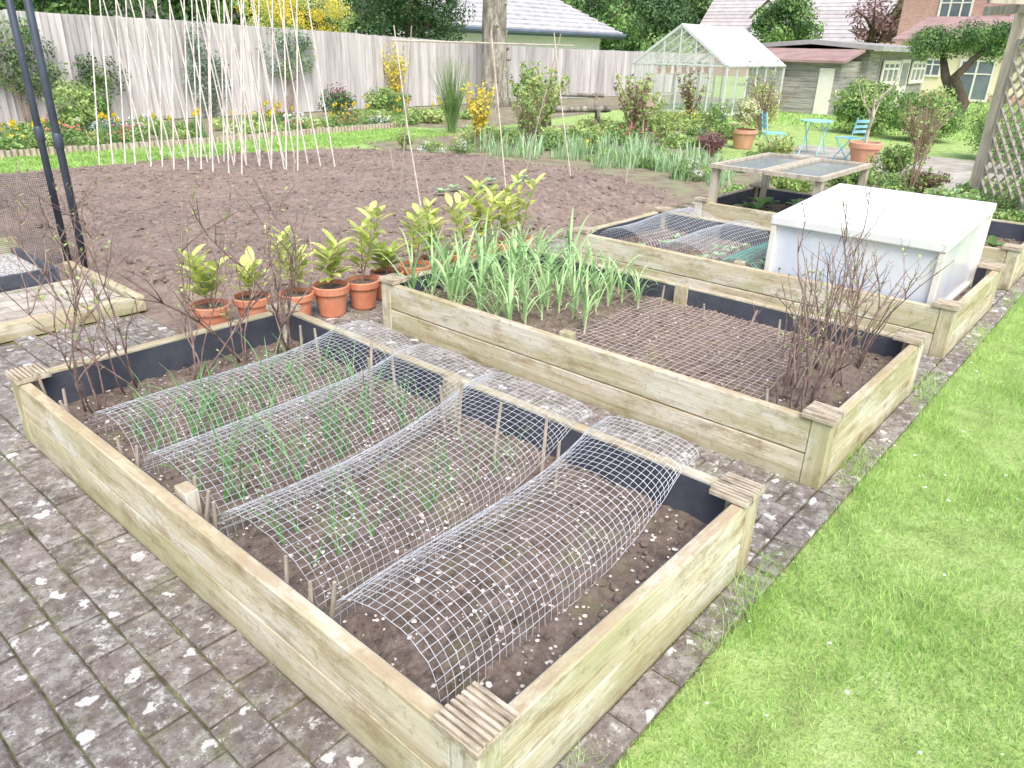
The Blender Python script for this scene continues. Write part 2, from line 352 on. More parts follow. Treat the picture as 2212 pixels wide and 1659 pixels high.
def brick(x0,y0,wx,wy):
    g=.003;zt=.030+U(-.0035,.0035);zz=[zt+U(-.003,.003) for _ in range(4)]
    x1=x0+wx-g;y1=y0+wy-g;x0+=g;y0+=g;c=.006
    def J(): return U(-.002,.002)
    q=[(x0+J(),y0+J()),(x1+J(),y0+J()),(x1+J(),y1+J()),(x0+J(),y1+J())]
    q2=[(q[0][0]+c,q[0][1]+c),(q[1][0]-c,q[1][1]+c),(q[2][0]-c,q[2][1]-c),(q[3][0]+c,q[3][1]-c)]
    vs=[(a,b,.008) for a,b in q]+[(q[k][0],q[k][1],zz[k]-.005) for k in range(4)]+[(q2[k][0],q2[k][1],zz[k]) for k in range(4)]
    m.add(vs,[(8,9,10,11)]+[(k,(k+1)%4,4+(k+1)%4,4+k) for k in range(4)]+[(4+k,4+(k+1)%4,8+(k+1)%4,8+k) for k in range(4)],0)
BW,BL=.112,.17
for i in range(-11,68):
    off=BL*(.5 if i%2 else 0)
    for j in range(0,24):
        x0=i*BW+.06;y0=.69+j*BL-off
        L=BL
        if y0<.69: 
            L=BL/2;y0=.69
        cx,cy=x0+BW/2,y0+L/2
        if cy>4.5 or (cy>3.92 and cx>1.70): continue
        if any(b[0]-.02<cx<b[2]+.02 and b[1]-.1<cy<b[3] for b in beds): continue
        brick(x0,y0,BW,L)
i=-1.2
while i<7.5: brick(i,.592,.2,.097);i+=.2
m.make("brick_path",[paverM,jointM],kind="structure")
def soilgrid(m,x0,y0,x1,y1,z,res,amp,nclod,cs,npeb,seed=0,inside=None):
    nx=int((x1-x0)/res);ny=int((y1-y0)/res);vs=[];ok=[]
    def mound_(a,b):
        if not inside: return 0
        fd=min(1,max(0,inside(a,b)/.5));fd=fd*fd*(3-2*fd)
        return fd*(.17*math.exp(-((a-6.6)**2*.5+(b-4.9)**2*1.6)/.45)+.08*math.exp(-((a-5.2)**2*.25+(b-4.8)**2*1.6)/.45))
    for j in range(ny+1):
        for i in range(nx+1):
            a=x0+(x1-x0)*i/nx;b=y0+(y1-y0)*j/ny
            d=inside(a,b) if inside else 1
            h=z+amp*fn(a,b,9,4,seed)+amp*.8*fn(a,b,30,2,seed+5)
            if inside:
                e=min(1,max(0,(d+.05)/.3));e=e*e*(3-2*e);h=-.02+(h+.02)*e+mound_(a,b)
            vs.append((a,b,h));ok.append(d>-.10)
    fs=[]
    for j in range(ny):
        for i in range(nx):
            k=j*(nx+1)+i
            if ok[k] and ok[k+nx+2]: fs.append((k,k+1,k+nx+2,k+nx+1))
    m.add(vs,fs,0)
    for _ in range(nclod):
        a=U(x0,x1);b=U(y0,y1)
        if inside and inside(a,b)<.12: continue
        r=cs*(.3+.9*R.random()**3);m.lump((a,b,z+amp*fn(a,b,9,4,seed)+mound_(a,b)+r*.15),r,0)
    for _ in range(npeb):
        a=U(x0,x1);b=U(y0,y1)
        if inside and inside(a,b)<.12: continue
        r=U(.002,.0065)*(1.6 if R.random()<.1 else 1);m.lump((a,b,z+amp*fn(a,b,9,4,seed)+amp*.8*fn(a,b,30,2,seed+5)+mound_(a,b)+.003),r,1,.4)
poly=[(1.95,3.95),(7.6,3.95),(8.45,5.6),(8.25,8.1),(7.5,9.7),(6.0,10.15),(1.95,10.35)]
def inpoly(a,b):
    best=1e9
    n=len(poly)
    for i in range(n):
        x1,y1=poly[i];x2,y2=poly[(i+1)%n];L=math.hypot(x2-x1,y2-y1)
        best=min(best,((x2-x1)*(b-y1)-(y2-y1)*(a-x1))/L)
    return best+.05*math.sin(a*7+b*5)
m=MB();soilgrid(m,1.8,3.85,8.6,10.5,.075,.05,.018,8000,.022,700,3,inpoly)
m.make("soil_plot",[soilP,pebM],kind="structure",smooth=False)
# ------------------------------------------------------------------ raised beds
def bed(b,label,soilz,npeb=300):
    x0,y0,x1,y1=b;cx,cy=(x0+x1)/2,(y0+y1)/2;X=(x1-x0)/2;Y=(y1-y0)/2
    t=thing("raised_bed",(cx,cy,0),label,"raised garden bed","raised timber beds in a row");H=.30;T=.04;P=.075
    for za,zb in((.018,.152),(.156,H)):
        for s in(-1,1):
            m=MB();xa,xb=sorted((s*X,s*(X-T)));m.box(xa,-Y+P,za,xb,Y-P,zb);m.make("board",timY,t,bevel=.005)
            m=MB();ya,yb=sorted((s*Y,s*(Y-T)));m.box(-X+P,ya,za,X-P,yb,zb);m.make("board",timX,t,bevel=.005)
    for sx in(-1,1):
        for sy in(-1,1):
            m=MB();xa,xb=sorted((sx*(X+.003),sx*(X-P+.001)));ya,yb=sorted((sy*(Y+.003),sy*(Y-P+.001)))
            m.box(xa,ya,.017,xb,yb,.302);m.make("corner_post",timZ,t,bevel=.005)
            m=MB();q=.126;ox=sx*(X+.012);oy=sy*(Y+.012);xa,xb=sorted((ox,ox-sx*q));ya,yb=sorted((oy,oy-sy*q))
            m.box(xa,ya,.304,xb,yb,.320)
            for k in range(8):
                w_=q/8;m.box(xa+k*w_+.003,ya+.001,.3195,xa+(k+1)*w_-.003,yb-.001,.330+U(-.001,.001))
            m.make("corner_cap",capX,t,bevel=.0015)
    m=MB();g=T+.003;e=.004
    m.box(-X+g,-Y+P+.003,soilz-.08,-X+g+e,Y-P-.003,.288);m.box(X-g-e,-Y+P+.003,soilz-.08,X-g,Y-P-.003,.288)
    m.box(-X+P+.003,-Y+g,soilz-.08,X-P-.003,-Y+g+e,.288);m.box(-X+P+.003,Y-g-e,soilz-.08,X-P-.003,Y-g,.288)
    m.make("plastic_liner",linerM,t)
    for s in(-1,1):
        m=MB();xa,xb=sorted((s*(X-T-.012),s*(X-T-.055)));m.box(xa,-.035,.05,xb,.035,.315);m.make("middle_post",timZ2,t,bevel=.004)
    m=MB();soilgrid(m,-X+.045,-Y+.045,X-.045,Y-.045,soilz,.014,.014,1800,.015,npeb,cx);m.make("soil",[soilM,pebM],t)
    return t
bed(beds[0],"pale timber raised bed with black liner and wire tunnels",.15,1500)
bed(beds[1],"weathered timber raised bed planted with garlic and netted soil",.19,300)
bed(beds[2],"timber raised bed holding a white cold frame and mesh tunnels",.16,200)
bed(beds[3],"timber raised bed with young brassicas under a glazed frame",.16,200)
# ------------------------------------------------------------------ wire tunnels
def tunnel(name,xs,xe,yn,yf,wn,hn,wf,hf,zb,over,mat,label,cell=.025,r=.0009,seed=0,group="wire mesh tunnels over crops"):
    nu=int((xe-xs)/cell);nv=int(pi*(wn+hn)/2/cell);m=MB()
    def P(i,j):
        u=i/nu;v=j/nv;a=pi*v;X=xs+(xe-xs)*u
        k=min(1,max(0,(X-over[0])/(over[1]-over[0]))) if over else 0;k=k**3.2
        w_=wn+(wf-wn)*k;z0=zb+((.306-zb)*k if over else 0)
        h=hn+(hf-hn)*k
        Y=yn+(yf-yn)*u+.006*math.sin(7*u+seed)
        ww=w_*(1+.04*math.sin(5*u+seed*2));hh=h*(1+.035*math.sin(6*u+seed+v*2))
        j1=.0012*math.sin(i*2.3+j*1.7+seed);j2=.0012*math.sin(i*1.1-j*2.9+seed)
        sa=math.sin(a)**.72 if 0<a<pi-1e-6 else 0
        return (X+.006*math.sin(a*2+seed)+j1,Y-math.cos(a)*ww+j2,z0+max(0,sa)*hh+.5*j1)
    for i in range(nu+1): m.tube([P(i,j) for j in range(nv+1)],r,3,cap=False)
    for j in range(nv+1): m.tube([P(i,j) for i in range(nu+1)],r,3,cap=False)
    return m.make(name,mat,label=label,cat="wire tunnel",group=group)
ys=[(1.11,1.12,.20,.175),(1.625,1.63,.255,.175),(2.13,2.10,.25,.175),(2.60,2.56,.205,.17)]
for i,(a,b,wn,hn) in enumerate(ys):
    tunnel("wire_tunnel",.84,2.055,a,b,wn,hn,wn*.98,.045,.145,(.95,1.94),wireM,
      "arched galvanised wire mesh tunnel over "+("bare soil in raised bed" if i==0 else "green onion shoots in raised bed"),seed=i*1.7)
tunnel("wire_tunnel",4.50,5.55,2.86,2.86,.24,.22,.2,.1,.16,None,wireM,"arched galvanised wire mesh tunnel over seedlings in raised bed",.034,r=.0012,seed=2)
tunnel("wire_tunnel",4.50,5.5,2.38,2.40,.22,.21,.2,.1,.16,None,wireM,"arched galvanised wire mesh tunnel over seedlings in raised bed",.034,r=.0012,seed=4)
tunnel("mesh_tunnel",4.50,5.5,1.98,1.98,.17,.17,.2,.1,.16,None,gwireM,"green plastic mesh tunnel beside white cold frame",.034,r=.0016,seed=5)
# ------------------------------------------------------------------ onions / garlic
def onion():
    m=MB()
    for k in range(R.randint(3,5)):
        az=U(0,6.28);L=U(.15,.27);lean=U(.05,.4);p=Vector((U(-.005,.005),U(-.005,.005),-.01));h=Vector((math.cos(az),math.sin(az),0));ps=[];dr=U(.2,1.8)
        for i in range(6):
            ps.append(p.copy());a=lean+dr*(i/5)**2;p=p+(h*math.sin(a)+Vector((0,0,math.cos(a))))*L/5
        m.tube(ps,[.0025,.0027,.0025,.002,.0014,.0005],4)
    return m
om=[onion() for _ in range(7)];first=[None]*7
def put(variants,name,mats,loc,rz,s,label,cat,group,cache):
    k=R.randrange(len(variants))
    if cache[k] is None:
        o=variants[k].make(name,mats,loc=loc,rz=rz,label=label,cat=cat,group=group);o.scale=(s,s,s);cache[k]=o;return o
    return dup(cache[k],loc,rz,s)
for ti,(a,b,_,_) in enumerate(ys[1:]):
    for row in(-.09,.07):
        n=14 if ti>0 else 11
        for i in range(n):
            put(om,"onion_plant",L_onion,(.93+i*(.95/n)+U(-.04,.04),a+row+U(-.035,.035),.15),U(0,6.3),U(.7,1.3) if ti>0 else U(.6,.95),"slender green onion shoots growing in soil under wire mesh","onion plant","rows of onion plants",first)
def garlic():
    m=MB();hh=U(.9,1.15)
    m.tube([(0,0,-.02),(U(-.01,.01),U(-.01,.01),.09*hh)],[.007,.005],6,1)
    a0=U(0,3.14)
    for k in range(R.randint(8,10)):
        az=a0+(k%2)*pi+U(-.9,.9);m.strap((0,0,.01+.013*k*hh),az,U(.20,.38)*hh,U(.008,.014),U(.1,.6),U(.6,2.9),0,8)
    for k in range(2): m.strap((0,0,.01),U(0,6.3),U(.10,.16),.008,U(.8,1.2),U(.6,1.4),2,5)
    return m
gm=[garlic() for _ in range(8)];gf=[None]*8
pale=M("pale_stem",[(.5,.58,.36),(.66,.7,.5)],9,bmp=0)
for i in range(8):
    for j in range(9):
        X=2.73+i*.138+U(-.03,.03);Y=2.12+j*.122+U(-.03,.03)
        if Y>3.15 or X>3.74 or (Y<2.28 and R.random()<.4): continue
        put(gm,"garlic_plant",[L_garlic,pale,L_dry],(X,Y,.19),U(0,6.3),U(.75,1.05)*(1+.28*(Y-2.2)),"leafy green garlic plant growing in raised bed soil","garlic plant","block of garlic plants",gf)
# ------------------------------------------------------------------ bare shrubs
def bush(n,h,spread,lean=.25,r0=.0065,side=4,buds=True):
    m=MB()
    def stem(p,d,L,r,depth):
        ps=[p.copy()];k=8;dd=d.copy()
        for i in range(k):
            dd=(dd+Vector((U(-.2,.2),U(-.2,.2),U(-.08,.12)))).normalized();p=p+dd*L/k;ps.append(p.copy())
        m.tube(ps,[r*(1-.65*i/k) for i in range(k+1)],5 if depth==0 else 4,0)
        if buds:
            for i in range(2,k+1):
                if R.random()<.75:
                    q=ps[i];o=Vector((U(-1,1),U(-1,1),.7)).normalized()
                    m.tube([q,q+o*.010],[r*.5,.0008],4,0,False)
                    if R.random()<.2: m.leaf(q+o*.008,o,.018,.011,1)
        if depth<2:
            for _ in range(side if depth==0 else R.randint(1,2)):
                i=R.randint(2,k-1);o=(dd+Vector((U(-1,1),U(-1,1),U(-.1,.6)))*1.0).normalized()
                stem(ps[i],o,L*U(.25,.5),r*.6,depth+1)
    for _ in range(n):
        a=U(0,6.28);l=U(.02,lean);d=Vector((math.cos(a)*l,math.sin(a)*l,1)).normalized()
        stem(Vector((U(-1,1)*spread,U(-1,1)*spread,-.02)),d,h*U(.65,1.05),r0*U(.7,1.15),0)
    return m
for i,(X,Y,lb) in enumerate([(.95,3.02,.5),(1.12,3.10,.5),(1.38,3.02,.5),(1.60,3.08,.5),(1.82,3.02,.5)]):
    bush(4,.92,.05,.65,.0055,5).make("bare_currant_bush",[twigM,L_light],loc=(X,Y,.15),label="leafless purple brown currant bush with small buds in raised bed",cat="bare shrub",group="leafless currant bushes",smooth=True)
for i,(X,Y) in enumerate([(2.86,.95),(2.98,.88),(3.12,1.02),(3.26,.90),(3.42,1.0),(3.58,.90)]):
    bush(6,.72,.06,.13,.0046,2).make("bare_currant_bush",[twigM,L_light],loc=(X,Y,.19),label="upright leafless purple twigs at the corner of a raised bed",cat="bare shrub",group="leafless currant bushes",smooth=True)
# ------------------------------------------------------------------ net on soil
m=MB()
nx0,nx1,ny0,ny1=2.67,3.76,1.08,2.14
def NZ(a,b): return (a+.02*fn(a,b,3,2,9),b+.03*fn(a,b,3,2,4),.208+.006*fn(a,b,6,2,2))
k=.038
for i in range(int((nx1-nx0)/k)+1):
    a=nx0+i*k;m.tube([NZ(a,ny0+(ny1-ny0)*j/30) for j in range(31)],.0009,3,0,False)
for j in range(int((ny1-ny0)/k)+1):
    b=ny0+j*k;m.tube([NZ(nx0+(nx1-nx0)*i/30,b) for i in range(31)],.0009,3,0,False)
m.make("garden_net",netM,label="pale brownish string net laid flat over raised bed soil",cat="garden net")
# ------------------------------------------------------------------ pegs
pm=MB();pm.tube([(0,0,-.05),(.002,0,.08),(0,0.002,.16)],[.006,.0065,.0055],6);pm0=None
def peg(X,Y,z=.15,h=1.0):
    global pm0
    if pm0 is None:
        pm0=pm.make("wooden_peg",stickM,label="short split cane peg pushed into raised bed soil",cat="garden peg",group="short cane pegs in the beds",loc=(X,Y,z));o=pm0
    else:o=dup(pm0,(X,Y,z))
    o.rotation_euler=(U(-.2,.2),U(-.2,.2),U(0,3));o.scale=(1,1,h*U(.8,1.25))
for Y in(3.14,3.0,2.84,2.42,2.36,1.91,1.86,1.36,1.31,2.80,2.0,1.5): peg(.795+U(0,.04),Y)
for Y in(2.86,2.76,2.34,2.30,1.88,1.84,1.38,1.32,2.2,1.6): peg(1.80+U(-.03,.06),Y,h=1.3)
for X,Y in[(2.72,1.75),(2.72,1.45),(2.74,1.2),(2.73,2.08),(3.1,1.0),(3.6,1.3),(3.65,1.75),(3.3,1.02),(3.7,2.05),(3.70,1.5),(2.78,1.0)]: peg(X,Y,.19,.6)
for X,Y in[(2.1,4.5),(2.9,4.35),(4.2,4.6),(5.2,8.0),(6.4,7.6),(7.2,4.6)]: peg(X,Y,.1,1.6)
# ------------------------------------------------------------------ potted laurels
def laurel(h):
    st=MB();fo=MB()
    for s in range(R.randint(2,3)):
        a=U(0,6.3);p=Vector((0,0,0));d=Vector((math.cos(a)*.25,math.sin(a)*.25,1)).normalized();ps=[p.copy()];L=h*U(.65,1.1)
        for i in range(5):
            p=p+d*L/5;d=(d+Vector((U(-.1,.1),U(-.1,.1),0))).normalized();ps.append(p.copy())
        st.tube(ps,[.004,.004,.0035,.003,.0025,.002],5)
        for i in range(16):
            t=.25+.75*i/15;q=ps[min(4,int(t*5))].lerp(ps[min(5,int(t*5)+1)],t*5%1 if t<1 else 1)
            az=i*2.4+U(-.3,.3);el=U(.1,.8)+.7*t
            fo.leaf(q,(math.cos(az),math.sin(az),el),U(.09,.15),U(.038,.056),0,(0,0,1),U(.1,.4))
    return st,fo
pots=[(1.86,3.80,.9,.32),(2.10,3.78,.9,.18),(2.33,3.68,1.0,.38),(2.53,3.62,1.0,.28),(2.75,3.60,1.0,.44),(2.97,3.63,.95,.18),(3.22,3.64,1,.40),(3.43,3.68,1,.34),(3.68,3.64,1,.46),(3.92,3.68,1,.38),(4.13,3.64,1,.40),(4.33,3.68,1,.46)]
for X,Y,s,h in pots:
    t=thing("potted_laurel",(X,Y,.03),"young yellow green laurel in a terracotta coloured pot on brick path","potted plant","row of potted laurels",rz=U(0,6))
    s=U(.93,1.07);t.scale=(s,s,s)
    m=MB();m.lathe([(.0,0),(.068,0),(.075,.01),(.092,.135),(.103,.137),(.106,.142),(.109,.178),(.105,.182),(.098,.182),(.092,.15),(.088,.1)],22);m.make("pot",terraM,t,smooth=False)
    m=MB();m.lathe([(.094,.158),(.05,.163),(0,.165)],14)
    for _ in range(20): m.lump((U(-.06,.06),U(-.06,.06),.165),.008)
    m.make("compost",soilM,t)
    st,fo=laurel(h);st.make("stem",twigB,t,loc=(0,0,.16));fo.make("foliage",L_laurel,t,loc=(0,0,.16))
# ------------------------------------------------------------------ cold frame (white)
t=thing("cold_frame",(5.085,1.315,0),"white boxy cold frame with sloping lid standing on raised bed","cold frame")
X,Y=.545,.475;zb,zf,zk=.165,.575,.645
def prism(m,x0,y0,x1,y1,za,z0,z1,mi=0):
    vs=[(x0,y0,za),(x1,y0,za),(x1,y1,za),(x0,y1,za),(x0,y0,z0),(x1,y0,z1),(x1,y1,z1),(x0,y1,z0)]
    m.add(vs,[(0,3,2,1),(4,5,6,7),(0,1,5,4),(1,2,6,5),(2,3,7,6),(3,0,4,7)],mi)
m=MB();prism(m,-X+.01,-Y+.01,X-.01,Y-.01,zb,zf,zk);m.make("body",panelM,t,bevel=.004)
m=MB()
for sx in(-1,1):
    for sy in(-1,1):
        m.box(sx*X-.016,sy*Y-.016,zb-.02,sx*X+.016,sy*Y+.016,(zf if sx<0 else zk))
m.box(-X-.008,-Y+.018,zb,-X+.02,Y-.018,zb+.025);m.box(-X+.018,-Y-.008,zb,X-.018,-Y+.02,zb+.025)
m.make("frame",whiteF,t,bevel=.003)
m=MB();o=.022
a=[(-X-o,-Y-o),(X+o,-Y-o),(X+o,Y+o),(-X-o,Y+o)];sl_=(zk-zf)/(2*X)
def zl(x_): return zf+.003+(x_+X)*sl_
vs=[(p[0],p[1],zl(p[0])) for p in a]+[(p[0],p[1],zl(p[0])+.055) for p in a]
m.add(vs,[(0,3,2,1),(4,5,6,7),(0,1,5,4),(1,2,6,5),(2,3,7,6),(3,0,4,7)]);m.make("lid",whiteM,t,bevel=.008)
# ------------------------------------------------------------------ glazed frame over bed 4
t=thing("glazed_plant_frame",(6.9,2.65,0),"weathered timber stand with two dark mesh lights over raised bed","plant frame")
for sx in(-.56,.56):
    for sy in(-.46,.46):
        m=MB();m.box(sx-.03,sy-.03,.16,sx+.03,sy+.03,.595);m.make("leg",trelM,t)
for k in(0,1):
    y0=-.5+k*.505;m=MB();y1=y0+.495
    m.box(-.62,y0,.60,.62,y0+.045,.635);m.box(-.62,y1-.045,.60,.62,y1,.635);m.box(-.62,y0+.046,.601,-.575,y1-.046,.634);m.box(.575,y0+.046,.601,.62,y1-.046,.634)
    o=m.make("top_light",trelM,t);m=MB();m.box(-.574,y0+.046,.612,.574,y1-.046,.616);m.make("pane",meshpane,o)
def cabbage(n=7,L=.13,w=.08):
    m=MB()
    for i in range(n):
        az=i*2.4;m.leaf((0,0,.02),(math.cos(az),math.sin(az),U(.4,1.2)),L*U(.7,1.1),w*U(.8,1.1),0,(0,0,1),.3)
    return m
cm=[cabbage() for _ in range(3)];cf=[None]*3
for X,Y in[(6.5,2.95),(6.8,2.9),(7.1,2.95),(6.45,2.6),(6.8,2.55),(7.2,2.6),(6.5,2.2),(6.9,2.2),(6.6,1.7),(7.0,1.8),(7.1,1.3),(6.6,1.2),(6.9,.95)]:
    put(cm,"brassica_plant",L_mid,(X,Y,.16),U(0,6),U(1,1.5),"young broad leaved brassica plant in raised bed","vegetable plant","young brassica plants",cf)
sm=[cabbage(6,.06,.035) for _ in range(3)];sf=[None]*3
for yb in(2.38,2.83,1.99):
    for i in range(6): put(sm,"seedling",L_iris,(4.65+i*.16+U(-.03,.03),yb+U(-.05,.05),.16),U(0,6),U(.8,1.5),"small green seedling under mesh tunnel","seedling","rows of small seedlings",sf)
for i in range(22):
    put(sm,"seedling",L_iris,(5.5+U(0,1.6),5.5+U(-.1,.1)+(.35 if i%2 else -.0),.08),U(0,6),U(.9,1.8),"small green seedling in dug soil","seedling","rows of small seedlings",sf)
# ------------------------------------------------------------------ canes
def cane(a,b,r=.0092,label="tall pale bamboo cane pushed into dug soil",name="bamboo_cane",g="tall bamboo canes in double rows",mt=None):
    a=Vector(a);b=Vector(b);m=MB();mid=a.lerp(b,.5)+Vector((U(-.02,.02),U(-.02,.02),0))
    m.tube([Vector((0,0,0)),mid-a,b-a],[r,r*.92,r*.7],6);m.make(name,mt or canesM,loc=a,label=label,cat="bamboo cane",group=g)
for i in range(12):
    f=i/11;ya=10.35-f*1.95;ca=3.92+f*.80;cb=ca+.62
    for bx in(ca,cb):
        d=((ca+cb)/2-bx);e=U(.85,1.05)
        cane((bx+U(-.02,.02),ya+U(-.03,.03),.04),(bx+d*e,ya+U(-.04,.04),U(2.3,2.45)))
for i in range(9):
    f=i/8;ya=9.9-f*1.75;ca=5.0+f*.35;cb=ca+.55
    for bx in(ca,cb):
        d=((ca+cb)/2-bx);e=U(.85,1.05)
        cane((bx+U(-.02,.02),ya+U(-.03,.03),.04),(bx+d*e,ya+U(-.04,.04),U(2.3,2.45)))
for X,Y,X2,Y2 in[(4.65,5.12,4.75,5.55),(5.86,5.16,5.95,5.5),(6.85,5.05,6.95,5.5),(6.55,6.2,6.3,5.6),(7.3,6.15,7.2,5.6),(5.3,6.2,5.0,5.6)]:
    cane((X,Y,.03),(X2,Y2,1.68),.0075,"brownish cane leg of a low pea frame in dug soil","frame_cane","canes of the pea frame",canesB)
cane((4.7,5.53,1.56),(7.35,5.53,1.56),.009,"horizontal cane tied along the top of pea frame","frame_cane","canes of the pea frame",canesB)
# ------------------------------------------------------------------ left terrace & fruit cage
t=thing("timber_step",(0,0,0),"low timber edged step filled with weathered paving","garden step")
m=MB();m.box(-1.2,4.49,.02,1.74,4.55,.115);m.make("front_edge",timX,t,bevel=.004)
m=MB();m.box(1.745,4.49,.02,1.80,5.6,.115);m.make("side_edge",timY,t,bevel=.004)
m=MB()
for i in range(24):
    for j in range(6):
        x0=-1.19+i*.125+(.06 if j%2 else 0);x1=min(x0+.121,1.735)
        if x1>x0+.02: m.box(x0,4.555+j*.113,.02,x1,4.555+j*.113+.108,.085+U(0,.006))
m.make("paving",slabM,t)
t=thing("gravel_bed",(0,0,0),"pale gravel bed edged in timber and black plastic","gravel bed")
m=MB();m.box(-1.2,5.25,.02,1.56,5.285,.17);m.box(1.563,5.25,.02,1.6,6.0,.17);m.make("plastic_edging",linerM,t)
m=MB();m.box(-1.2,5.29,.02,1.56,6.0,.135)
for _ in range(2600): m.lump((U(.6,1.55),U(5.3,5.99),.137),U(.008,.016),0,.6)
m.make("gravel",gravelM,t)
m=MB();m.box(-1.2,6.005,.02,1.62,6.05,.24);m.make("timber_edge",timX,t,bevel=.004)
t=thing("fruit_cage",(1.85,5.5,0),"dark metal poles of a fruit cage with black netting","fruit cage")
for X,Y in((0,0),(.06,.50),):
    m=MB();m.tube([(X,Y,0),(X,Y,2.6)],.024,10);m.lathe([(.024,.86),(.031,.87),(.031,.95),(.024,.96)],10,0,(X,Y,0));m.make("pole",blackM,t,smooth=True)
m=MB();m.tube([(-3,.0,2.55),(0,0,2.55)],.02,8);m.tube([(0.06,.5,2.55),(.06,5,2.55)],.02,8);m.tube([(-.0,.0,2.54),(.06,.5,2.54)],.02,8);m.make("top_rail",blackM,t)
m=MB()
for i in range(128): 
    a=-1.6+i*.013;m.tube([(a,.5,0),(a+.006,.51,.3),(a,.5,.66)],.0011,3,0,False)
for j in range(51): m.tube([(-1.6,.5,j*.013),(0.06,.5,j*.013)],.0011,3,0,False)
m.make("netting",dnetM,t)
# ------------------------------------------------------------------ fence
t=thing("wooden_fence",(0,15.8,0),"long weathered grey close boarded timber fence behind flower border","fence")
def ftop(X): 
    P=[(-10,1.98),(5.4,1.88),(8.1,1.84),(11.2,1.75),(16,1.60),(20,1.50),(30,1.44)]
    for (a,b),(c,d) in zip(P,P[1:]):
        if a<=X<=c: return b+(d-b)*(X-a)/(c-a)
    return 1.5
X=-6.0
while X<29:
    m=MB();n=16;wd=1.8/n
    for i in range(n):
        x0=X+i*wd;zt=ftop(x0)+U(-.006,.006);y=U(-.006,.006)
        m.add([(x0,-.004+y,.02),(x0+wd*1.08,-.044+y,.02),(x0+wd*1.08,-.044+y,zt),(x0,-.004+y,zt),(x0,.0,.02),(x0+wd*1.08,0,.02),(x0+wd*1.08,0,zt),(x0,0,zt)],[(0,1,2,3),(3,2,6,7),(1,5,6,2),(0,3,7,4),(4,7,6,5)])
    m.make("fence_panel",fenceM,t)
    m=MB();m.box(X-.05,.004,0,X+.05,.1,ftop(X)+.02);m.make("fence_post",fenceM,t);X+=1.83
# ------------------------------------------------------------------ vegetation helpers
def shrub(name,loc,rad,nc,cr,nl,size,mats,label,cat="shrub",group=None,stems=5,h=None,trunkm=None):
    t=thing(name,loc,label,cat,group);zc=h or rad[2]
    m=MB()
    for i in range(stems):
        a=U(0,6.28);m.tube([(0,0,-.02),(math.cos(a)*rad[0]*.2,math.sin(a)*rad[1]*.2,zc*.5),(math.cos(a)*rad[0]*.55,math.sin(a)*rad[1]*.55,zc*1.1)],[.02,.014,.006],5)
    m.make("stems",trunkm or twigB,t)
    m=MB();m.crown((0,0,zc),rad,nc,cr,nl,size,tuple(range(len(mats))),.8);m.make("foliage",mats,t);return t
def tree(name,loc,H,r0,cen,rad,nc,cr,nl,size,mats,label,bark=barkM,limbs=7,group=None):
    t=thing(name,loc,label,"tree",group);m=MB()
    top=Vector((U(-.2,.2),U(-.2,.2),cen[2]*1.0))
    m.tube([(0,0,-.05),(r0*.3,0,H*.5),tuple(top*.8),tuple(top)],[r0*1.25,r0,r0*.7,r0*.35],12)
    for i in range(limbs):
        a=i*2.4;e=Vector((cen[0]+math.cos(a)*rad[0]*.7,cen[1]+math.sin(a)*rad[1]*.7,cen[2]+U(-.3,.6)*rad[2]))
        s=Vector((0,0,cen[2]*U(.45,.85)));m.tube([s,s.lerp(e,.5)+Vector((0,0,.15)),e],[r0*.45,r0*.3,r0*.1],6)
    m.make("trunk",bark,t,smooth=True)
    m=MB();m.crown(cen,rad,nc,cr,nl,size,tuple(range(len(mats))),.85);m.make("crown",mats,t);return t
t=thing("garden_tree",(16.3,14.9,0),"mature tree with pale grey bark beside timber fence","tree")
m=MB();m.tube([(0,0,-.1),(.0,0,.3),(-.03,0,1.1),(0,.05,2.0),(-.05,0,2.8),(-.1,0,4.2),(0,0,6.0)],[.52,.39,.34,.33,.31,.27,.16],16)
for a,zz in((.8,2.9),(2.2,2.6),(3.9,3.1),(5.2,3.3)): m.tube([(0,0,zz),(math.cos(a)*.8,math.sin(a)*.8,zz+.7),(math.cos(a)*2.2,math.sin(a)*2.2,zz+2.4)],[.15,.12,.05],8)
for k in range(9): m.lump((-.3*math.cos(k),-.3*abs(math.sin(k*1.3)),.4+k*.27),.09)
m.make("trunk",barkM,t,smooth=True)
m=MB();m.crown((0,0,6.6),(2.8,2.8,1.7),40,.7,150,.14,(0,1),.9);m.make("crown",[L_mid,L_light],t)
tree("conifer_tree",(14.8,20.5,0),3,.2,(0,0,2.6),(1.9,1.9,2.4),60,.6,260,.11,[L_dark,L_dark,L_mid],"dense dark evergreen tree rising above timber fence",darkbark)
tree("conifer_tree",(18.6,21.0,0),3,.2,(0,0,2.9),(2.3,2.0,2.6),70,.7,270,.11,[L_dark],"dense dark evergreen tree rising above timber fence",darkbark)
tree("leafy_tree",(8.0,21.5,0),3,.15,(0,0,2.9),(2.6,1.6,2.1),60,.55,170,.12,[L_mid,L_dark],"green leafy tree standing beyond timber fence")
tree("leafy_tree",(3.0,21.5,0),3,.15,(0,0,2.8),(3,1.6,2.1),60,.6,170,.12,[L_mid,L_dark],"green leafy tree standing beyond timber fence")
tree("leafy_tree",(-1.5,20,0),3,.15,(0,0,2.8),(3,1.6,2.3),60,.6,170,.12,[L_mid,L_dark],"green leafy tree standing beyond timber fence")
shrub("forsythia_bush",(12.3,18.0,0),(2.1,1.0,1.0),70,.34,190,.05,[L_yel,L_yel,L_lime,L_light],"bright yellow flowering forsythia above timber fence",stems=9,h=1.95)
tree("dark_tree",(41,30,0),3,.3,(0,0,3.2),(5,3,3.0),80,1.1,220,.22,[L_dark,L_mid],"dark green broad tree near bungalow",darkbark)
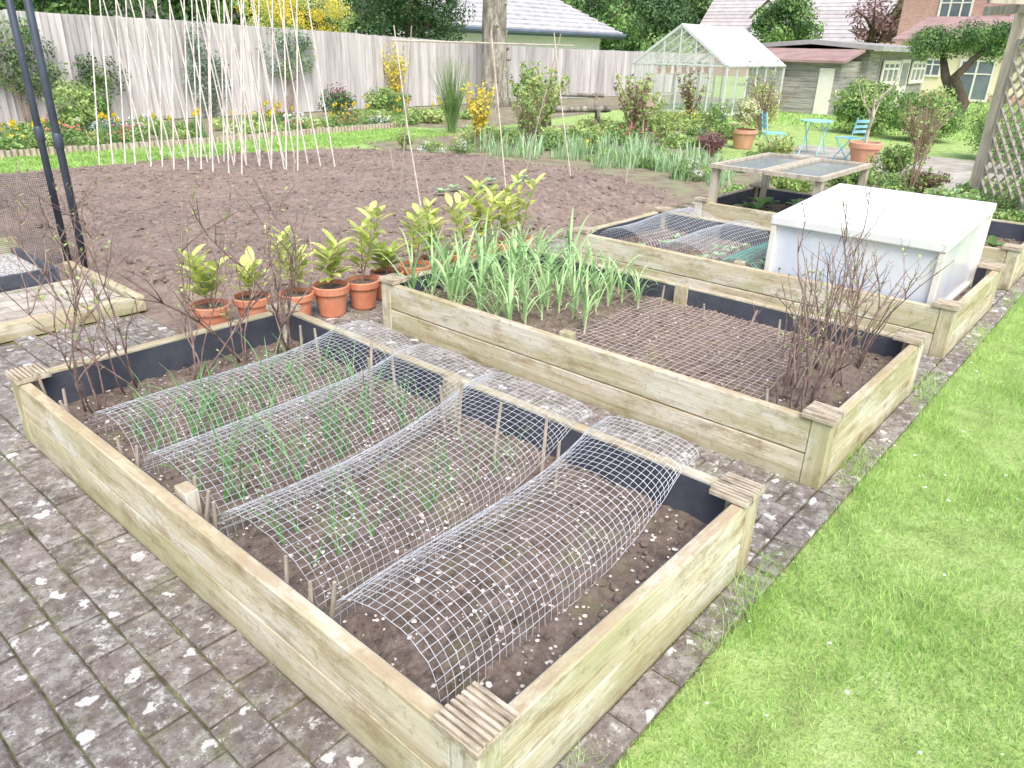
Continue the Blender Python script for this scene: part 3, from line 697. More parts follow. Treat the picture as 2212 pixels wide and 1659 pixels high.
tree("dark_tree",(49,31,0),3,.3,(0,0,3.4),(5.5,3,3.4),80,1.2,220,.24,[L_dark],"dark green broad tree near houses",darkbark)
tree("dark_tree",(57,31,0),3,.3,(0,0,3.4),(5.5,3,3.6),80,1.2,220,.24,[L_dark,L_mid],"dark green broad tree near houses",darkbark)
shrub("light_green_bush",(33.5,19.5,0),(2.0,1.6,1.15),30,.6,150,.16,[L_light,L_mid],"light green bush beyond timber fence end")
tree("purple_tree",(43,13.6,0),3,.2,(0,0,3.1),(2.0,1.7,1.7),34,.5,70,.14,[L_purp],"purple leaved plum tree beside brick house",darkbark,14)
tree("dark_tree",(39,16.4,0),3,.2,(0,0,2.7),(1.6,1.8,1.6),40,.6,160,.16,[L_dark,L_mid],"dark evergreen tree behind garden shed",darkbark)
for i,X in enumerate((-6,4,14,24,34,44)):
    tree("distant_tree",(X,44+U(-2,2),0),3,.3,(0,0,4.2),(6,3,4.6),70,1.5,150,.36,[L_mid,L_dark],"broad green tree closing the view behind gardens",darkbark,group="trees beyond the gardens")
# ------------------------------------------------------------------ bungalow
t=thing("bungalow",(21.2,21.8,0),"low white bungalow with grey tiled roof and dark gutter","house")
m=MB();m.box(.6,.6,0,10.6,7.2,2.02);m.make("wall",whitewall,t)
m=MB();n=13
for i in range(n):
    f=i/n;g=(i+1)/n
    ya,yb=f*3.9,g*3.9;za,zb_=2.16+f*2.3,2.16+g*2.3;xa,xb=11.6-f*3.7,11.6-g*3.7
    x_=-0.2
    while x_<xa:
        x2=min(x_+.33,xa);x3=min(x_+.33,xb) ;xl=min(x_,xb)
        m.add([(x_,ya,za+.08),(x2,ya,za+.08),(max(x3,xl),yb,zb_+.012),(xl,yb,zb_+.012),(x_,ya,za),(x2,ya,za)],[(0,1,2,3),(4,5,1,0)]);x_+=.333
m.add([(11.6,0,2.16),(11.6,7.8,2.16),(7.9,3.9,4.46)],[(0,1,2)]);m.add([(-.2,7.8,2.16),(11.6,7.8,2.16),(7.9,3.9,4.46),(-.2,3.9,4.46)],[(0,3,2,1)])
m.make("roof",tileG,t)
m=MB();m.box(-.2,-.05,1.95,11.6,.02,2.14);m.tube([(-.2,-.1,2.1),(11.65,-.1,2.1)],.08,8);m.box(11.55,.02,1.99,11.62,7.7,2.14);m.make("gutter",facia,t)
# ------------------------------------------------------------------ greenhouse
t=thing("greenhouse",(19.9,10.35,0),"small gabled glass greenhouse with whitewashed roof panels","greenhouse")
X,Y,E,RG=1.7,1.35,1.22,2.12;m=MB()
def br(a,b,w_=.045): m.bar(a,b,w_,w_)
for sy in(-1,1):
    br((-X,sy*Y,0),(-X,sy*Y,E));br((X,sy*Y,0),(X,sy*Y,E));br((-X,sy*Y,E),(X,sy*Y,E),.06);br((-X,sy*Y,.1),(X,sy*Y,.1),.06)
    for sx in(-1,1):br((sx*X,sy*Y,E),(sx*X,0,RG),.06)
    for i in range(1,6): 
        q=-X+i*2*X/6;br((q,sy*Y,0),(q,sy*Y,E),.03);br((q,sy*Y,E+.01),(q,0,RG+.01),.03)
br((-X,0,RG),(X,0,RG),.07)
for sx in(-1,1):
    br((sx*X,-Y,.1),(sx*X,Y,.1),.06);br((sx*X,-Y,E),(sx*X,Y,E),.04)
    for k in(-.9,-.45,0,.45,.9): br((sx*X,k,0),(sx*X,k,E+(RG-E)*(1-abs(k)/Y)),.03)
m.make("frame",M("aluminium",[(.66,.70,.70),(.80,.83,.83)],4,rough=.4,bmp=0,metal=.2),t)
m=MB()
for sy in(-1,1): m.add([(-X,sy*Y,.05),(X,sy*Y,.05),(X,sy*Y,E),(-X,sy*Y,E)],[(0,1,2,3)])
for sx in(-1,1): m.add([(sx*X,-Y,.05),(sx*X,Y,.05),(sx*X,Y,E),(sx*X,0,RG),(sx*X,-Y,E)],[(0,1,2,3,4)])
m.add([(-X,Y,E+.02),(X,Y,E+.02),(X,0,RG+.02),(-X,0,RG+.02)],[(0,1,2,3)])
m.make("glazing",glassG,t)
m=MB();m.add([(-X-.03,-Y-.05,E),(X+.03,-Y-.05,E),(X+.03,0,RG+.035),(-X-.03,0,RG+.035)],[(0,1,2,3)]);m.make("roof_panel",glassW,t)
t=thing("plant_staging",(19.9,10.9,0),"slatted white staging with clay pots inside greenhouse","shelving")
m=MB()
for zz in(.45,.95):
    for k in range(5): m.box(-1.5,.02+k*.1,zz,1.5,.09+k*.1,zz+.02)
for q in(-1.45,0,1.45): m.box(q-.02,.0,0,q+.02,.04,.95);m.box(q-.02,.5,0,q+.02,.54,.95)
m.make("shelf",whiteF,t)
for k in range(7):
    m=MB();m.lathe([(0,0),(.05,0),(.07,.12),(.08,.12),(.08,.15),(.06,.15)],10);m.cloud((0,0,.22),(.09,.09,.08),40,.05,1);m.make("clay_pot",[claypM,L_mid],loc=(18.6+k*.42,11.1,.97),label="small clay flower pot on greenhouse staging",cat="flower pot",group="clay pots in greenhouse")
# ------------------------------------------------------------------ sheds
def planks(m,ax,c,a0,a1,z0,z1,step_=.14,th=.02,sgn=-1):
    zz=z0
    while zz<z1-.01:
        z2=min(zz+step_-.006,z1)
        if ax=='x': xa,xb=sorted((c,c+sgn*th));m.box(xa,a0,zz,xb,a1,z2)
        else: ya,yb=sorted((c,c+sgn*th));m.box(a0,ya,zz,a1,yb,z2)
        zz+=step_
def window(parent,ax,c,a0,a1,z0,z1,nb=1,fm=None,sgn=-1):
    m=MB();f=.05*(a1-a0)+.02;d0,d1=sorted((c+sgn*.025,c+sgn*.07))
    def B(p,q,r_,s_,e=0): 
        if ax=='x': m.box(d0-e,p,r_,d1+e,q,s_)
        else: m.box(p,d0-e,r_,q,d1+e,s_)
    B(a0,a1,z0,z0+f);B(a0,a1,z1-f,z1);B(a0,a0+f,z0+f,z1-f);B(a1-f,a1,z0+f,z1-f)
    for k in range(1,nb+1):
        q=a0+(a1-a0)*k/(nb+1);B(q-f*.4,q+f*.4,z0+f,z1-f,-.005)
    if z1-z0>.6:
        q=z0+(z1-z0)*.66;B(a0+f,a1-f,q-f*.3,q+f*.3,-.008)
    o=m.make("window",fm or whiteF,parent);m=MB();e0,e1=sorted((c+sgn*.022,c+sgn*.035))
    if ax=='x': m.box(e0,a0+.01,z0+.01,e1,a1-.01,z1-.01)
    else: m.box(a0+.01,e0,z0+.01,a1-.01,e1,z1-.01)
    m.make("pane",glassD,o)
t=thing("garden_shed",(0,0,0),"weathered grey timber shed with reddish lean-to roof","shed")
m=MB();m.box(22.03,7.63,0,24.5,10.2,1.38);planks(m,'x',22.03,7.6,10.2,0,1.38);planks(m,'y',7.63,22.03,24.5,0,1.38);m.make("wall",shedM,t)
m=MB();m.add([(21.8,7.45,1.33),(21.8,10.5,1.33),(23.2,10.5,1.62),(23.2,7.45,1.62),(21.8,7.45,1.39),(21.8,10.5,1.39),(23.2,10.5,1.68),(23.2,7.45,1.68)],[(0,3,2,1),(4,5,6,7),(0,1,5,4),(1,2,6,5),(2,3,7,6),(3,0,4,7)]);m.make("lean_to_roof",tileR,t)
m=MB();m.box(21.97,7.75,.03,22.005,8.15,1.2);m.make("door",whiteF,t)
t=thing("summer_house",(0,0,0),"grey timber summer house with white windows and felt roof","summer house")
m=MB();m.box(23.6,7.43,0,29.4,10.6,1.66);planks(m,'y',7.43,24.55,29.4,0,1.66);planks(m,'x',23.6,7.43,10.6,1.4,1.66);m.make("wall",shedM,t)
m=MB();m.add([(23.2,7.0,1.66),(29.8,7.0,1.66),(29.8,9,1.80),(23.2,9,1.80),(23.2,11,1.64),(29.8,11,1.64),(23.2,7,1.78),(29.8,7,1.78),(29.8,9,1.92),(23.2,9,1.92),(23.2,11,1.76),(29.8,11,1.76)],[(0,1,2,3),(3,2,5,4),(6,9,8,7),(9,10,11,8),(0,6,7,1),(0,3,9,6),(3,4,10,9),(1,7,8,2),(2,8,11,5)]);m.make("roof",feltM,t)
window(t,'y',7.40,24.7,26.3,.75,1.42,2);window(t,'y',7.40,27.6,29.2,.75,1.42,2)
m=MB();m.box(26.5,7.36,.05,27.4,7.395,1.45);o=m.make("door",whiteF,t);m=MB();m.box(26.62,7.345,.7,27.28,7.358,1.35);m.make("door_pane",glassD,o)
# ------------------------------------------------------------------ houses
t=thing("cream_house",(0,0,0),"cream rendered house with brick plinth and white french door","house")
m=MB();m.box(34,2.0,.28,40,9.6,2.1);m.make("wall",cream,t);m=MB();m.box(33.97,2,0,40,9.63,.277);m.make("plinth",brickM,t)
window(t,'x',34,8.0,9.0,.85,1.5,2);window(t,'x',34,6.2,7.4,.05,1.5,1);window(t,'x',34,4.0,5.4,.85,1.5,2)
m=MB();m.add([(33.6,1.7,2.05),(33.6,9.9,2.05),(38,9.9,3.0),(38,1.7,3.0),(33.6,1.7,2.15),(33.6,9.9,2.15),(38,9.9,3.1),(38,1.7,3.1)],[(0,3,2,1),(4,5,6,7),(0,1,5,4),(1,2,6,5),(2,3,7,6),(3,0,4,7)]);m.make("roof",tileR,t)
t=thing("brick_house",(0,0,0),"tall red brick house with white windows and tiled roof","house")
m=MB();m.box(42,4.0,0,50,12.2,5.2);m.make("wall",brickM,t)
window(t,'x',42,9.2,10.6,2.9,4.3,2);window(t,'x',42,5.0,6.4,2.9,4.3,2)
m=MB();m.add([(41.5,3.5,5.1),(41.5,12.7,5.1),(46,8,9)],[(0,1,2)]);m.add([(50.5,3.5,5.1),(50.5,12.7,5.1),(46,8,9)],[(1,0,2)]);m.add([(41.5,3.5,5.1),(50.5,3.5,5.1),(46,8,9)],[(1,0,2)]);m.add([(41.5,12.7,5.1),(50.5,12.7,5.1),(46,8,9)],[(0,1,2)]);m.make("roof",tileR,t)
m=MB();m.box(40.6,3.2,2.9,42,8.2,3.0);m.add([(40.2,3.0,3.0),(40.2,7.4,3.0),(42,7.4,4.1),(42,3.0,4.1)],[(0,1,2,3)]);m.make("porch_roof",tileR,t)
t=thing("tiled_house",(0,0,0),"distant house with pinkish grey tiled roof and white dormer","house")
m=MB();m.box(52,16.5,0,60,28,2.3);m.make("wall",brickM,t)
m=MB()
for i in range(22):
    f=i/22;g=(i+1)/22;m.add([(51.5+f*5,16,2.25+f*5+.05),(51.5+f*5,28.5,2.25+f*5+.05),(51.5+g*5,28.5,2.25+g*5),(51.5+g*5,16,2.25+g*5),(51.5+f*5,16,2.25+f*5),(51.5+f*5,28.5,2.25+f*5)],[(0,3,2,1),(0,1,5,4)])
m.add([(56.5,16,7.25),(56.5,28.5,7.25),(61.5,28.5,2.25),(61.5,16,2.25)],[(0,1,2,3)]);m.make("roof",tileP,t)
m=MB();m.box(51.6,22.2,2.6,54,24.2,3.7);m.add([(51.6,22.2,3.7),(51.6,24.2,3.7),(51.6,23.2,4.6)],[(0,1,2)]);m.make("dormer",whitewall,t)
m=MB();m.add([(51.4,22.0,3.6),(51.4,23.2,4.72),(55.5,23.2,4.72),(55.5,22.0,3.6)],[(0,1,2,3)]);m.add([(51.4,24.4,3.6),(51.4,23.2,4.72),(55.5,23.2,4.72),(55.5,24.4,3.6)],[(3,2,1,0)]);m.make("dormer_roof",tileP,t)
window(t,'x',51.6,22.6,23.8,2.75,3.6,1)
# ------------------------------------------------------------------ topiary
t=thing("topiary_tree",(20.5,4.45,0),"clipped cloud topiary tree with thick curved dark trunk","tree")
m=MB()
for dx in(-.12,.15): m.tube([(dx,dx,-.05),(dx+.1,dx-.15,.6),(dx-.1,dx+.12,1.15),(dx*2,dx*3.5,1.7)],[.15,.12,.1,.06],8)
m.make("trunk",darkbark,t,smooth=True)
m=MB();m.crown((0,-.35,1.95),(.8,.85,.32),30,.34,330,.055,(0,0,1),.9);m.crown((0,.6,1.8),(.5,.55,.3),20,.32,300,.055,(0,1),.9);m.make("crown",[L_mid,L_dark],t)
# ------------------------------------------------------------------ borders
shrub("evergreen_shrub",(9.9,13.3,0),(.5,.5,.36),18,.2,120,.05,[L_purp,L_dark],"rounded dark heather shrub by timber fence")
m=MB()
for _ in range(340):
    a=U(0,6.28);l=U(0,.38);m.tube([(U(-.06,.06),U(-.06,.06),0),(math.cos(a)*l*.6+U(-.04,.04),math.sin(a)*l*.6+U(-.04,.04),.6),(math.cos(a)*l*1.2,math.sin(a)*l*1.2,U(.5,1.35))],[.004,.003,.0015],3)
m.make("broom_plant",L_mid,loc=(10.4,10.6,0),label="tall feathery green broom stems in border",cat="shrub")
def spray(loc,h,spr,n,ls,mats,name,label,nl=10):
    t=thing(name,loc,label,"shrub");m=MB();f=MB()
    for _ in range(n):
        a=U(0,6.28);l=U(.1,1)*spr;e=Vector((math.cos(a)*l,math.sin(a)*l,h*U(.6,1.05)));s=Vector((0,0,0));md=s.lerp(e,.5)+Vector((0,0,.12*h))
        m.tube([s,md,e],[.007,.005,.002],4)
        for k in range(nl):
            q=s.lerp(e,U(.3,1))+Vector((U(-.03,.03),U(-.03,.03),.1*h*U(0,1)));f.cloud(q,.03,3,ls,R.randrange(len(mats)))
    m.make("stems",twigB,t);f.make("foliage",mats,t);return t
spray((9.25,8.8,0),.95,.28,26,.05,[L_yel,L_yel,L_lime],"forsythia_bush","small bright yellow forsythia bush in border",22)
spray((13.3,15.55,0),1.45,.45,26,.055,[L_yel,L_yel,L_lime],"winter_jasmine","yellow flowering climber against timber fence",20)
shrub("box_ball",(7.95,9.15,0),(.15,.15,.16),14,.085,150,.022,[L_light,L_mid],"small clipped round box ball at edge of soil plot")
shrub("box_ball",(9.8,9.0,0),(.15,.15,.16),14,.085,150,.022,[L_light,L_mid],"small clipped round box ball in border")
for X,Y,r in[(7.95,8.5,.26),(8.3,8.25,.22),(9.0,4.75,.26),(9.35,4.9,.2)]:
    shrub("candytuft",(X,Y,0),(r,r,.13),22,.09,80,.026,[L_mid,L_light,whitefl],"low mound of white flowering candytuft beside soil plot","flowering plant","white candytuft mounds",3)
spray((9.6,8.05,0),.95,.5,60,.045,[L_light,L_mid],"bare_hydrangea","brown stemmed shrub with fresh green buds in border",6)
spray((11.1,9.0,0),1.15,.55,36,.07,[L_light,L_lime],"rose_bush","tall rose bush with fresh green leaves",20)
spray((11.9,9.9,0),1.2,.6,36,.07,[L_light,L_mid],"leafy_shrub","green leafy shrub near fence",20)
spray((12.6,8.0,0),1.0,.45,30,.06,[L_light,L_purp],"rose_bush","rose bush with reddish young leaves",14)
spray((13.8,8.5,0),.8,.4,24,.07,[L_var,L_lime],"variegated_shrub","cream variegated shrub in border",20)
spray((14.8,9.4,0),1.0,.5,30,.06,[L_light,L_lime],"rose_bush","rose bush with fresh green leaves near greenhouse",16)
spray((16.6,9.0,0),1.1,.5,30,.06,[L_light,L_purp],"rose_bush","rose bush with fresh reddish leaves near greenhouse",12)
spray((12.4,7.2,0),.7,.4,24,.05,[L_light],"rose_bush","small rose bush with fresh leaves",12)
spray((13.7,6.9,0),.7,.4,24,.05,[L_light,L_mid],"rose_bush","small rose bush with fresh leaves",14)
spray((15.4,6.7,0),1.3,.7,44,.05,[L_purp,L_light],"magnolia_bush","sparse shrub with dark reddish buds",5)
shrub("variegated_shrub",(17,7.5,0),(.42,.42,.45),26,.2,140,.06,[L_var,L_lime],"dense cream variegated shrub on lawn")
shrub("evergreen_shrub",(17.6,5.4,0),(.75,.75,.55),40,.28,200,.07,[L_mid,L_light],"large rounded green shrub on lawn")
shrub("evergreen_shrub",(17.2,4.1,0),(.7,.7,.5),40,.26,180,.07,[L_mid,L_light],"large rounded green shrub on lawn")
shrub("grey_green_shrub",(14.9,2.4,0),(.6,.6,.5),36,.26,160,.05,[L_light,L_mid],"soft green shrub beside trellis")
shrub("grey_green_shrub",(13.4,1.7,0),(.5,.5,.35),30,.22,150,.045,[L_iris,L_mid],"soft grey green shrub beside trellis")
spray((13.5,3.2,0),.95,.5,90,.04,[L_light,twigB],"bare_shrub","bare brown twiggy shrub beside patio",2)
spray((11.4,5.7,0),.35,.3,40,.04,[L_purp],"heather_bush","low dark purple shrub beside patio",12)
spray((11.9,5.9,0),.5,.35,46,.05,[L_light,L_mid],"perennial_bush","leafy green perennial beside patio",16)
spray((11.2,4.6,0),.4,.35,46,.05,[L_light,L_lime],"perennial_bush","leafy green perennial beside patio",16)
spray((11.5,3.0,0),.4,.35,46,.05,[L_mid,L_light],"perennial_bush","leafy green perennial beside patio",16)
spray((10.2,2.3,0),.28,.3,40,.04,[L_purp,L_light],"heuchera","low purple leaved plant beside patio",14)
spray((9.4,2.9,0),.35,.35,46,.05,[L_mid,L_light],"perennial_bush","low green leafy plant beside raised beds",16)
spray((8.6,3.3,0),.3,.3,40,.05,[L_light],"perennial_bush","low green leafy plant beside raised beds",16)
spray((8.9,1.7,0),.3,.35,46,.05,[L_light,L_iris],"perennial_bush","low green leafy plant beside raised beds",16)
spray((9.9,2.35,0),1.0,.35,14,.04,[L_light],"twisted_hazel","thin twisted bare shrub with few leaves",3)
def climber(X,z,wx,wz,n,mats,label):
    t=thing("climbing_plant",(X,15.7,0),label,"climbing plant");m=MB()
    for i in range(6): m.tube([(U(-.2,.2),0,0),(U(-.5,.5)*wx,-.03,z*.6),(U(-1,1)*wx,-.03,z+U(-.5,.6)*wz)],[.012,.009,.004],5)
    m.make("stems",twigB,t);m=MB()
    for i in range(n):
        a=U(0,6.28);q=R.random()**.6;m.cloud((math.cos(a)*q*wx,-.06,z+math.sin(a)*q*wz),(.2,.06,.17),60,.055,R.randrange(len(mats)))
    m.make("foliage",mats,t)
climber(4.9,1.05,.55,.7,34,[L_dark,L_mid],"dark green climber spreading on timber fence")
climber(6.0,.75,.7,.35,26,[L_mid,L_dark],"green climber on timber fence")
climber(8.3,1.0,.42,.9,40,[L_blue],"blue green ivy climbing timber fence")
climber(10.3,1.3,.6,.5,26,[L_blue,L_mid],"green ivy trailing over timber fence top")
climber(3.0,.9,.9,.9,40,[L_mid,L_dark],"dark green climber spreading on timber fence")
shrub("evergreen_shrub",(5.2,14.2,0),(.6,.5,.45),26,.22,140,.06,[L_mid,L_light],"green shrub growing below timber fence")
shrub("evergreen_shrub",(3.6,14.4,0),(.7,.5,.5),26,.22,140,.06,[L_mid,L_var],"green shrub growing below timber fence")
shrub("evergreen_shrub",(11.9,14.2,0),(.7,.4,.32),26,.2,140,.06,[L_light,L_mid],"green shrub growing below timber fence")
def daff():
    m=MB()
    for _ in range(26): m.strap((U(-.1,.1),U(-.1,.1),0),U(0,6.3),U(.2,.32),.014,U(0,.25),U(.1,.8),0,4)
    for _ in range(R.randint(4,7)):
        p=Vector((U(-.12,.12),U(-.12,.12),0));h=U(.26,.36);m.tube([p,p+Vector((0,0,h))],.003,3,0)
        c=p+Vector((0,-.02,h))
        for k in range(6):
            a=k*pi/3;m.leaf(c,(math.cos(a),-.2,math.sin(a)),.04,.03,1,(0,-1,0),0)
        m.tube([c,c+Vector((0,-.03,0))],[.01,.014],6,1)
    return m
dm=[daff() for _ in range(4)];df=[None]*4
for X,Y in[(8.2,13.3),(8.7,13.5),(8.9,14.2),(9.4,12.8),(5.0,12.8),(4.4,13.3),(7.4,13.0),(11.2,13.0),(12.2,12.8),(3.6,12.8),(10.6,12.4),(16.0,8.7),(14.6,7.7),(6.6,13.0),(12.9,12.6),(5.8,12.6),(7.9,12.7),(9.9,12.7)]:
    put(dm,"daffodil_clump",[L_mid,yelfl],(X,Y,0),U(0,.6),U(.9,1.3),"clump of yellow daffodils with green leaves in border","daffodils","daffodil clumps in the border",df)
def clump(mi,n,L,w):
    m=MB()
    for _ in range(n): m.strap((U(-.15,.15),U(-.15,.15),0),U(0,6.3),U(.5,1.1)*L,w,U(0,.5),U(.1,1.4),mi,4)
    return m
im=[clump(0,34,.35,.016) for _ in range(4)];imf=[None]*4
for i in range(44):
    f=i/43;X=8.75+U(-.15,1.4)+.2*math.sin(f*3);Y=8.1-f*3.9+U(-.35,.35)
    put(im,"iris_clump",L_iris,(X,Y,0),U(0,6),U(.6,1.25),"clump of pale green sword shaped iris leaves by soil plot","iris plant","iris clumps beside the soil plot",imf)
def mound(mats_n,fl):
    m=MB()
    for _ in range(9): m.cloud((U(-.15,.15),U(-.15,.15),U(.05,.12)),(.13,.13,.08),60,.045,R.randrange(mats_n))
    if fl:
        for _ in range(14): m.cloud((U(-.2,.2),U(-.2,.2),U(.12,.22)),.02,5,.035,mats_n)
    return m
for mats,fl,lb,k in(([L_mid,L_light],0,"low green leafy perennial in flower border",58),([L_light,L_lime],0,"low bright green perennial in flower border",50),([L_mid,redfl],1,"low green plant with pinkish red flowers in border",10),([L_mid,L_light,yelfl],1,"low green plant with yellow flowers in border",9),([L_blue,whitefl],1,"low grey green plant with white flowers in border",9)):
    nm=len(mats)-(1 if fl else 0);vv=[mound(nm,fl) for _ in range(2)];vf=[None]*2
    for i in range(k):
        if R.random()<.5: X=U(1.5,13);Y=12.1+abs(R.gauss(0,1.1))
        else: X=U(9.6,16.8);Y=U(6.4,9.8)
        if Y>15.4: Y=13
        put(vv,"perennial_plant",mats,(X,Y,0),U(0,6),U(.8,1.6),lb,"garden plant","perennials in the borders",vf)
vv=[mound(2,0) for _ in range(3)];vf=[None]*3
for i in range(84):
    X,Y=U(7.8,11.8),U(.8,6.8)
    if 7.8<X<8.6 and Y>3.8: continue
    put(vv,"perennial_plant",[L_light,L_mid],(X,Y,0),U(0,6),U(.4,1.0),"low fresh green perennial beside garden path","garden plant","perennials in the borders",vf)
t=MB()
X=-3.0
while X<10.4:
    Y=11.9+.12*math.sin(X*.8);zt=.10+U(-.01,.01);t.tube([(X,Y,0),(X,Y,zt)],.035,6);X+=.075
t.make("log_edging",stickM,label="low edging of upright half logs along lawn",cat="garden edging")
# ------------------------------------------------------------------ patio furniture
def chair(loc,rz,s=.76):
    t=thing("garden_chair",loc,"turquoise folding bistro chair with slatted seat on patio","chair","turquoise bistro furniture",rz);t.scale=(s,s,s)
    for sy in(-.2,.2):
        m=MB();m.tube([(.2,sy,0),(-.18,sy,.46),(-.26,sy,.88)],.014,6);m.make("leg",bluechair,t)
        m=MB();m.tube([(-.2,sy*.9,0),(.2,sy*.9,.45)],.014,6);m.make("leg",bluechair,t)
    m=MB()
    for k in range(7): m.box(-.19+k*.06,-.21,.45,-.145+k*.06,.21,.465)
    m.make("seat",bluechair,t)
    m=MB()
    for zz in(.60,.70,.80): m.bar((-.235-(zz-.7)*.18,-.2,zz),(-.235-(zz-.7)*.18,.2,zz),.012,.06,0)
    m.make("backrest",bluechair,t)
chair((12.35,5.15,.01),-.9);chair((12.7,4.05,.01),1.2)
t=thing("garden_table",(13.1,4.75,.01),"round turquoise folding bistro table on patio","table");t.scale=(.74,)*3
m=MB();m.lathe([(0,.70),(.33,.70),(.34,.705),(.34,.72),(.33,.725),(0,.725)],28);m.make("table_top",bluechair,t)
for s in(-1,1):
    for q in(-.2,.2): m=MB();m.tube([(s*.26,q,0),(-s*.2,q*.97,.70)],.012,6);m.make("leg",bluechair,t)
t=thing("potted_tree",(12.45,3.72,.01),"small twisted tree in a large clay pot on patio","potted tree")
m=MB();m.lathe([(0,0),(.15,0),(.16,.02),(.215,.24),(.24,.25),(.245,.32),(.235,.33),(.21,.33),(.2,.28)],26);m.make("pot",claypM,t,smooth=False)
m=MB();m.lathe([(.205,.29),(.1,.3),(0,.3)],14);m.make("compost",soilM,t)
m=MB();m.tube([(0,0,.28),(.03,.02,.5),(-.03,-.03,.7),(.02,.03,.95)],[.03,.026,.024,.016],8)
for a in range(6): m.tube([(0,0,.6+a*.06),(math.cos(a*1.1)*.2,math.sin(a*1.1)*.2,.85+a*.05),(math.cos(a*1.1)*.3,math.sin(a*1.1)*.3,1.1+a*.04)],[.012,.009,.004],5)
m.make("trunk",trelM,t);m=MB()
for a in range(18): m.cloud((U(-.3,.3),U(-.3,.3),U(.9,1.3)),.06,10,.045,0)
m.make("foliage",[L_light],t)
t=thing("potted_plant",(12.9,5.9,.01),"clay pot planted with a variegated shrub on patio","potted plant")
m=MB();m.lathe([(0,0),(.15,0),(.2,.24),(.225,.25),(.225,.31),(.2,.31)],22);m.make("pot",claypM,t)
m=MB();m.crown((0,0,.6),(.26,.26,.3),16,.13,90,.05,(0,),.8);m.make("foliage",[L_var],t)
blueG=M("blue_glaze",[(.05,.12,.42),(.10,.22,.6)],4,rough=.2,bmp=0,spec=.6)
t=thing("glazed_pot",(15.8,7.9,0),"blue glazed pot with leafy plant near greenhouse","flower pot")
m=MB();m.lathe([(0,0),(.13,0),(.19,.14),(.17,.26),(.19,.28),(.16,.28)],20);m.make("pot",blueG,t,smooth=True);m=MB();m.cloud((0,0,.34),(.15,.15,.12),120,.06);m.make("foliage",[L_mid],t)
t=thing("rustic_bench",(12.2,9.1,0),"rustic bench of unpeeled logs in the border","bench")
for q in(-.5,.5):
    for s in(-.16,.16): m=MB();m.tube([(q+s*.6,s,0),(q-s*.3,-s,.5)],.04,8);m.make("leg",barkM,t,smooth=True)
m=MB();m.tube([(-.7,-.06,.46),(.72,-.06,.48)],.06,8);m.tube([(-.68,.05,.47),(.7,.05,.46)],.06,8);m.make("seat",barkM,t,smooth=True)
m=MB();m.tube([(-.62,.2,.72),(.68,.2,.70)],.035,8);m.tube([(-.5,.14,.4),(-.52,.2,.75)],.03,8);m.tube([(.5,.14,.4),(.52,.2,.75)],.03,8);m.make("backrest",barkM,t,smooth=True);t.rotation_euler[2]=-.6
t=thing("bird_table",(13.3,8.2,0),"small wooden bird table with pitched roof","bird table")
m=MB();m.tube([(0,0,0),(0,0,.42)],.02,6);m.make("post",trelM,t);m=MB();m.box(-.12,-.12,.42,.12,.12,.44)
for a in(-.1,.1):
    for b in(-.1,.1): m.box(a-.01,b-.01,.44,a+.01,b+.01,.55)
m.make("tray",trelM,t);m=MB();m.add([(-.16,-.16,.54),(.16,-.16,.54),(.16,0,.66),(-.16,0,.66),(.16,.16,.54),(-.16,.16,.54)],[(0,1,2,3),(3,2,4,5),(1,4,2),(0,3,5)]);m.make("roof",twigB,t)
# ------------------------------------------------------------------ trellis
t=thing("trellis_screen",(0,0,0),"tall weathered diamond lattice trellis with square posts","trellis")
A=Vector((10.5,1.80,0));B=Vector((9.1,.42,0))
for p in(A,B):
    m=MB();m.box(p.x-.06,p.y-.06,0,p.x+.06,p.y+.06,2.0);m.make("post",trelM,t)
m=MB();d=(B-A);L=d.length;d.normalize()
def TP(s,z_): return A+d*s+Vector((0,0,z_))
z0,z1=.08,1.72
m.bar(TP(.06,z0),TP(L-.06,z0),.04,.05);m.bar(TP(.06,z1),TP(L-.06,z1),.04,.05)
m.bar(TP(.09,z0),TP(.09,z1),.04,.04);m.bar(TP(L-.09,z0),TP(L-.09,z1),.04,.04)
H=z1-z0;W=L-.2;k=-H
nrm=Vector((-d.y,d.x,0))
while k<W:
    s0,s1=max(k,0),min(k+H,W)
    if s1-s0>.03:
        m.bar(TP(.1+s0,z0+s0-k)+nrm*.01,TP(.1+s1,z0+s1-k)+nrm*.01,.012,.032,0,nrm);m.bar(TP(.1+s0,z1-(s0-k))-nrm*.008,TP(.1+s1,z1-(s1-k))-nrm*.008,.012,.032,0,nrm)
    k+=.16
m.make("lattice",trelM,t)
m=MB();m.bar((10.9,2.25,2.04),(8.7,.1,2.04),.05,.09);m.bar((10.2,2.1,2.12),(10.8,1.5,2.12),.05,.07);m.make("top_beam",trelM,t)
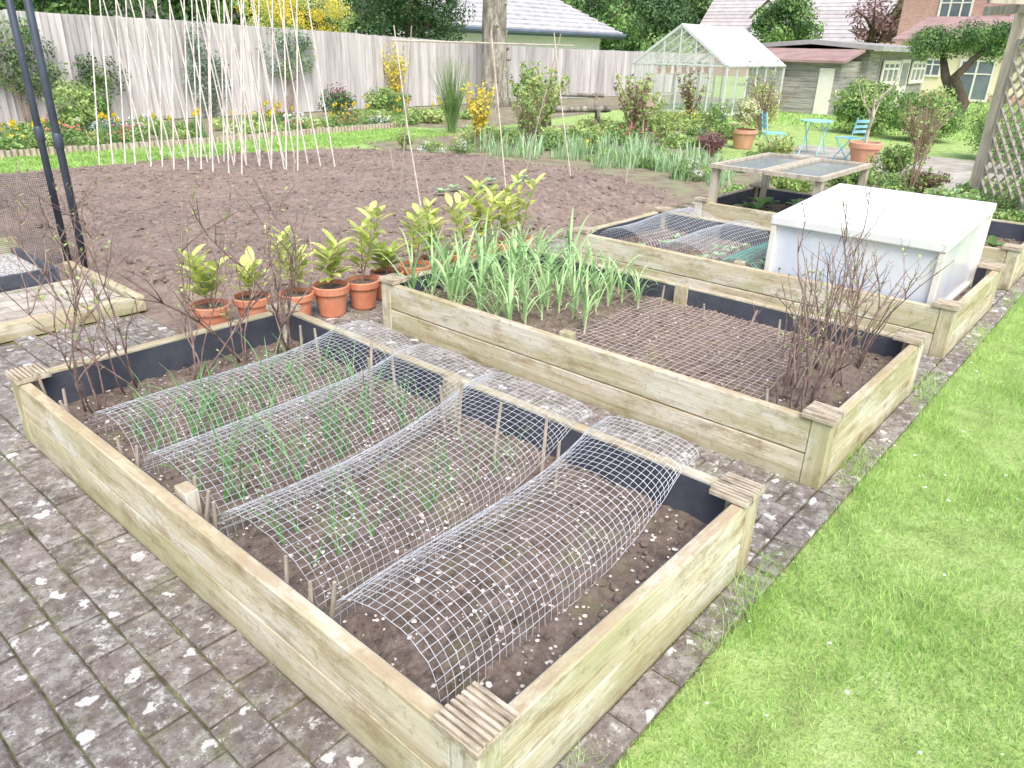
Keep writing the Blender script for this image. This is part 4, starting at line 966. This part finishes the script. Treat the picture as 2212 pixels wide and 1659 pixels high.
# ------------------------------------------------------------------ grass stuff
def grass(name,n,region,hmin,hmax,wd,mat,power=1.0):
    x0,x1,y0,y1=region
    px=x0+(x1-x0)*NP.random(n)**power;py=y0+(y1-y0)*NP.random(n)
    if y1<2:
        ex=.655+.020*np.sin(px*5)+.018*np.sin(px*13+1)+.018*np.sin(px*31)+.02*NP.random(n)
        bare=np.sin(px*4.1+1)*np.sin(py*9+px*2)+.6*np.sin(px*11+py*7)
        keep=(py<ex)&~((bare>1.0)&(NP.random(n)<.6));px=px[keep];py=py[keep];n=len(px)
    a=NP.random(n)*6.283;le=.15+.85*NP.random(n);clump_=.8+.4*np.sin(px*6+np.sin(py*5)*2)*np.sin(py*7)
    if y1<2: clump_=clump_*(1+.5*np.clip((py-.5)/.1,0,1))
    h=(hmin+(hmax-hmin)*NP.random(n))*clump_;ca,sa=np.cos(a),np.sin(a)
    b=NP.random(n)*6.283;wx,wy=np.cos(b)*wd/2,np.sin(b)*wd/2
    zz=np.full(n,.004)
    v=np.stack([np.stack([px-wx,py-wy,zz],1),np.stack([px+wx,py+wy,zz],1),
      np.stack([px+ca*h*le*.35+wx*.8,py+sa*h*le*.35+wy*.8,h*.6],1),np.stack([px+ca*h*le*.35-wx*.8,py+sa*h*le*.35-wy*.8,h*.6],1),
      np.stack([px+ca*h*le,py+sa*h*le,h*(1.05-.35*le)],1)],1).reshape(-1,3)
    me=bpy.data.meshes.new(name);idx=np.arange(n)*5
    q=np.stack([idx,idx+1,idx+2,idx+3],1);tr=np.stack([idx+3,idx+2,idx+4],1)
    loops=np.concatenate([q.ravel(),tr.ravel()]);starts=np.concatenate([np.arange(n)*4,4*n+np.arange(n)*3]);tot=np.concatenate([np.full(n,4),np.full(n,3)])
    me.vertices.add(len(v));me.vertices.foreach_set("co",v.ravel());me.loops.add(len(loops));me.loops.foreach_set("vertex_index",loops.astype(np.int32))
    me.polygons.add(2*n);me.polygons.foreach_set("loop_start",starts.astype(np.int32));me.polygons.foreach_set("loop_total",tot.astype(np.int32));me.update(calc_edges=True);me.validate()
    me.materials.append(mat);o=bpy.data.objects.new(name,me);COL.objects.link(o);o["kind"]="stuff";return o
grass("lawn_grass",140000,(.5,7.5,-.9,.74),.020,.052,.0026,L_grass,1.45)
grass("grass_strip",26000,(1.5,10.3,10.25,11.85),.03,.07,.012,L_grass)
grass("far_lawn_grass",16000,(17.8,34,1.5,9.0),.04,.09,.03,L_grass)
m=MB()
for _ in range(60):
    a,b=U(1.2,5),U(-.4,.62);m.lump((a,b,.04),U(.003,.008),0,.4)
m.make("fallen_petals",whitefl,kind="stuff")
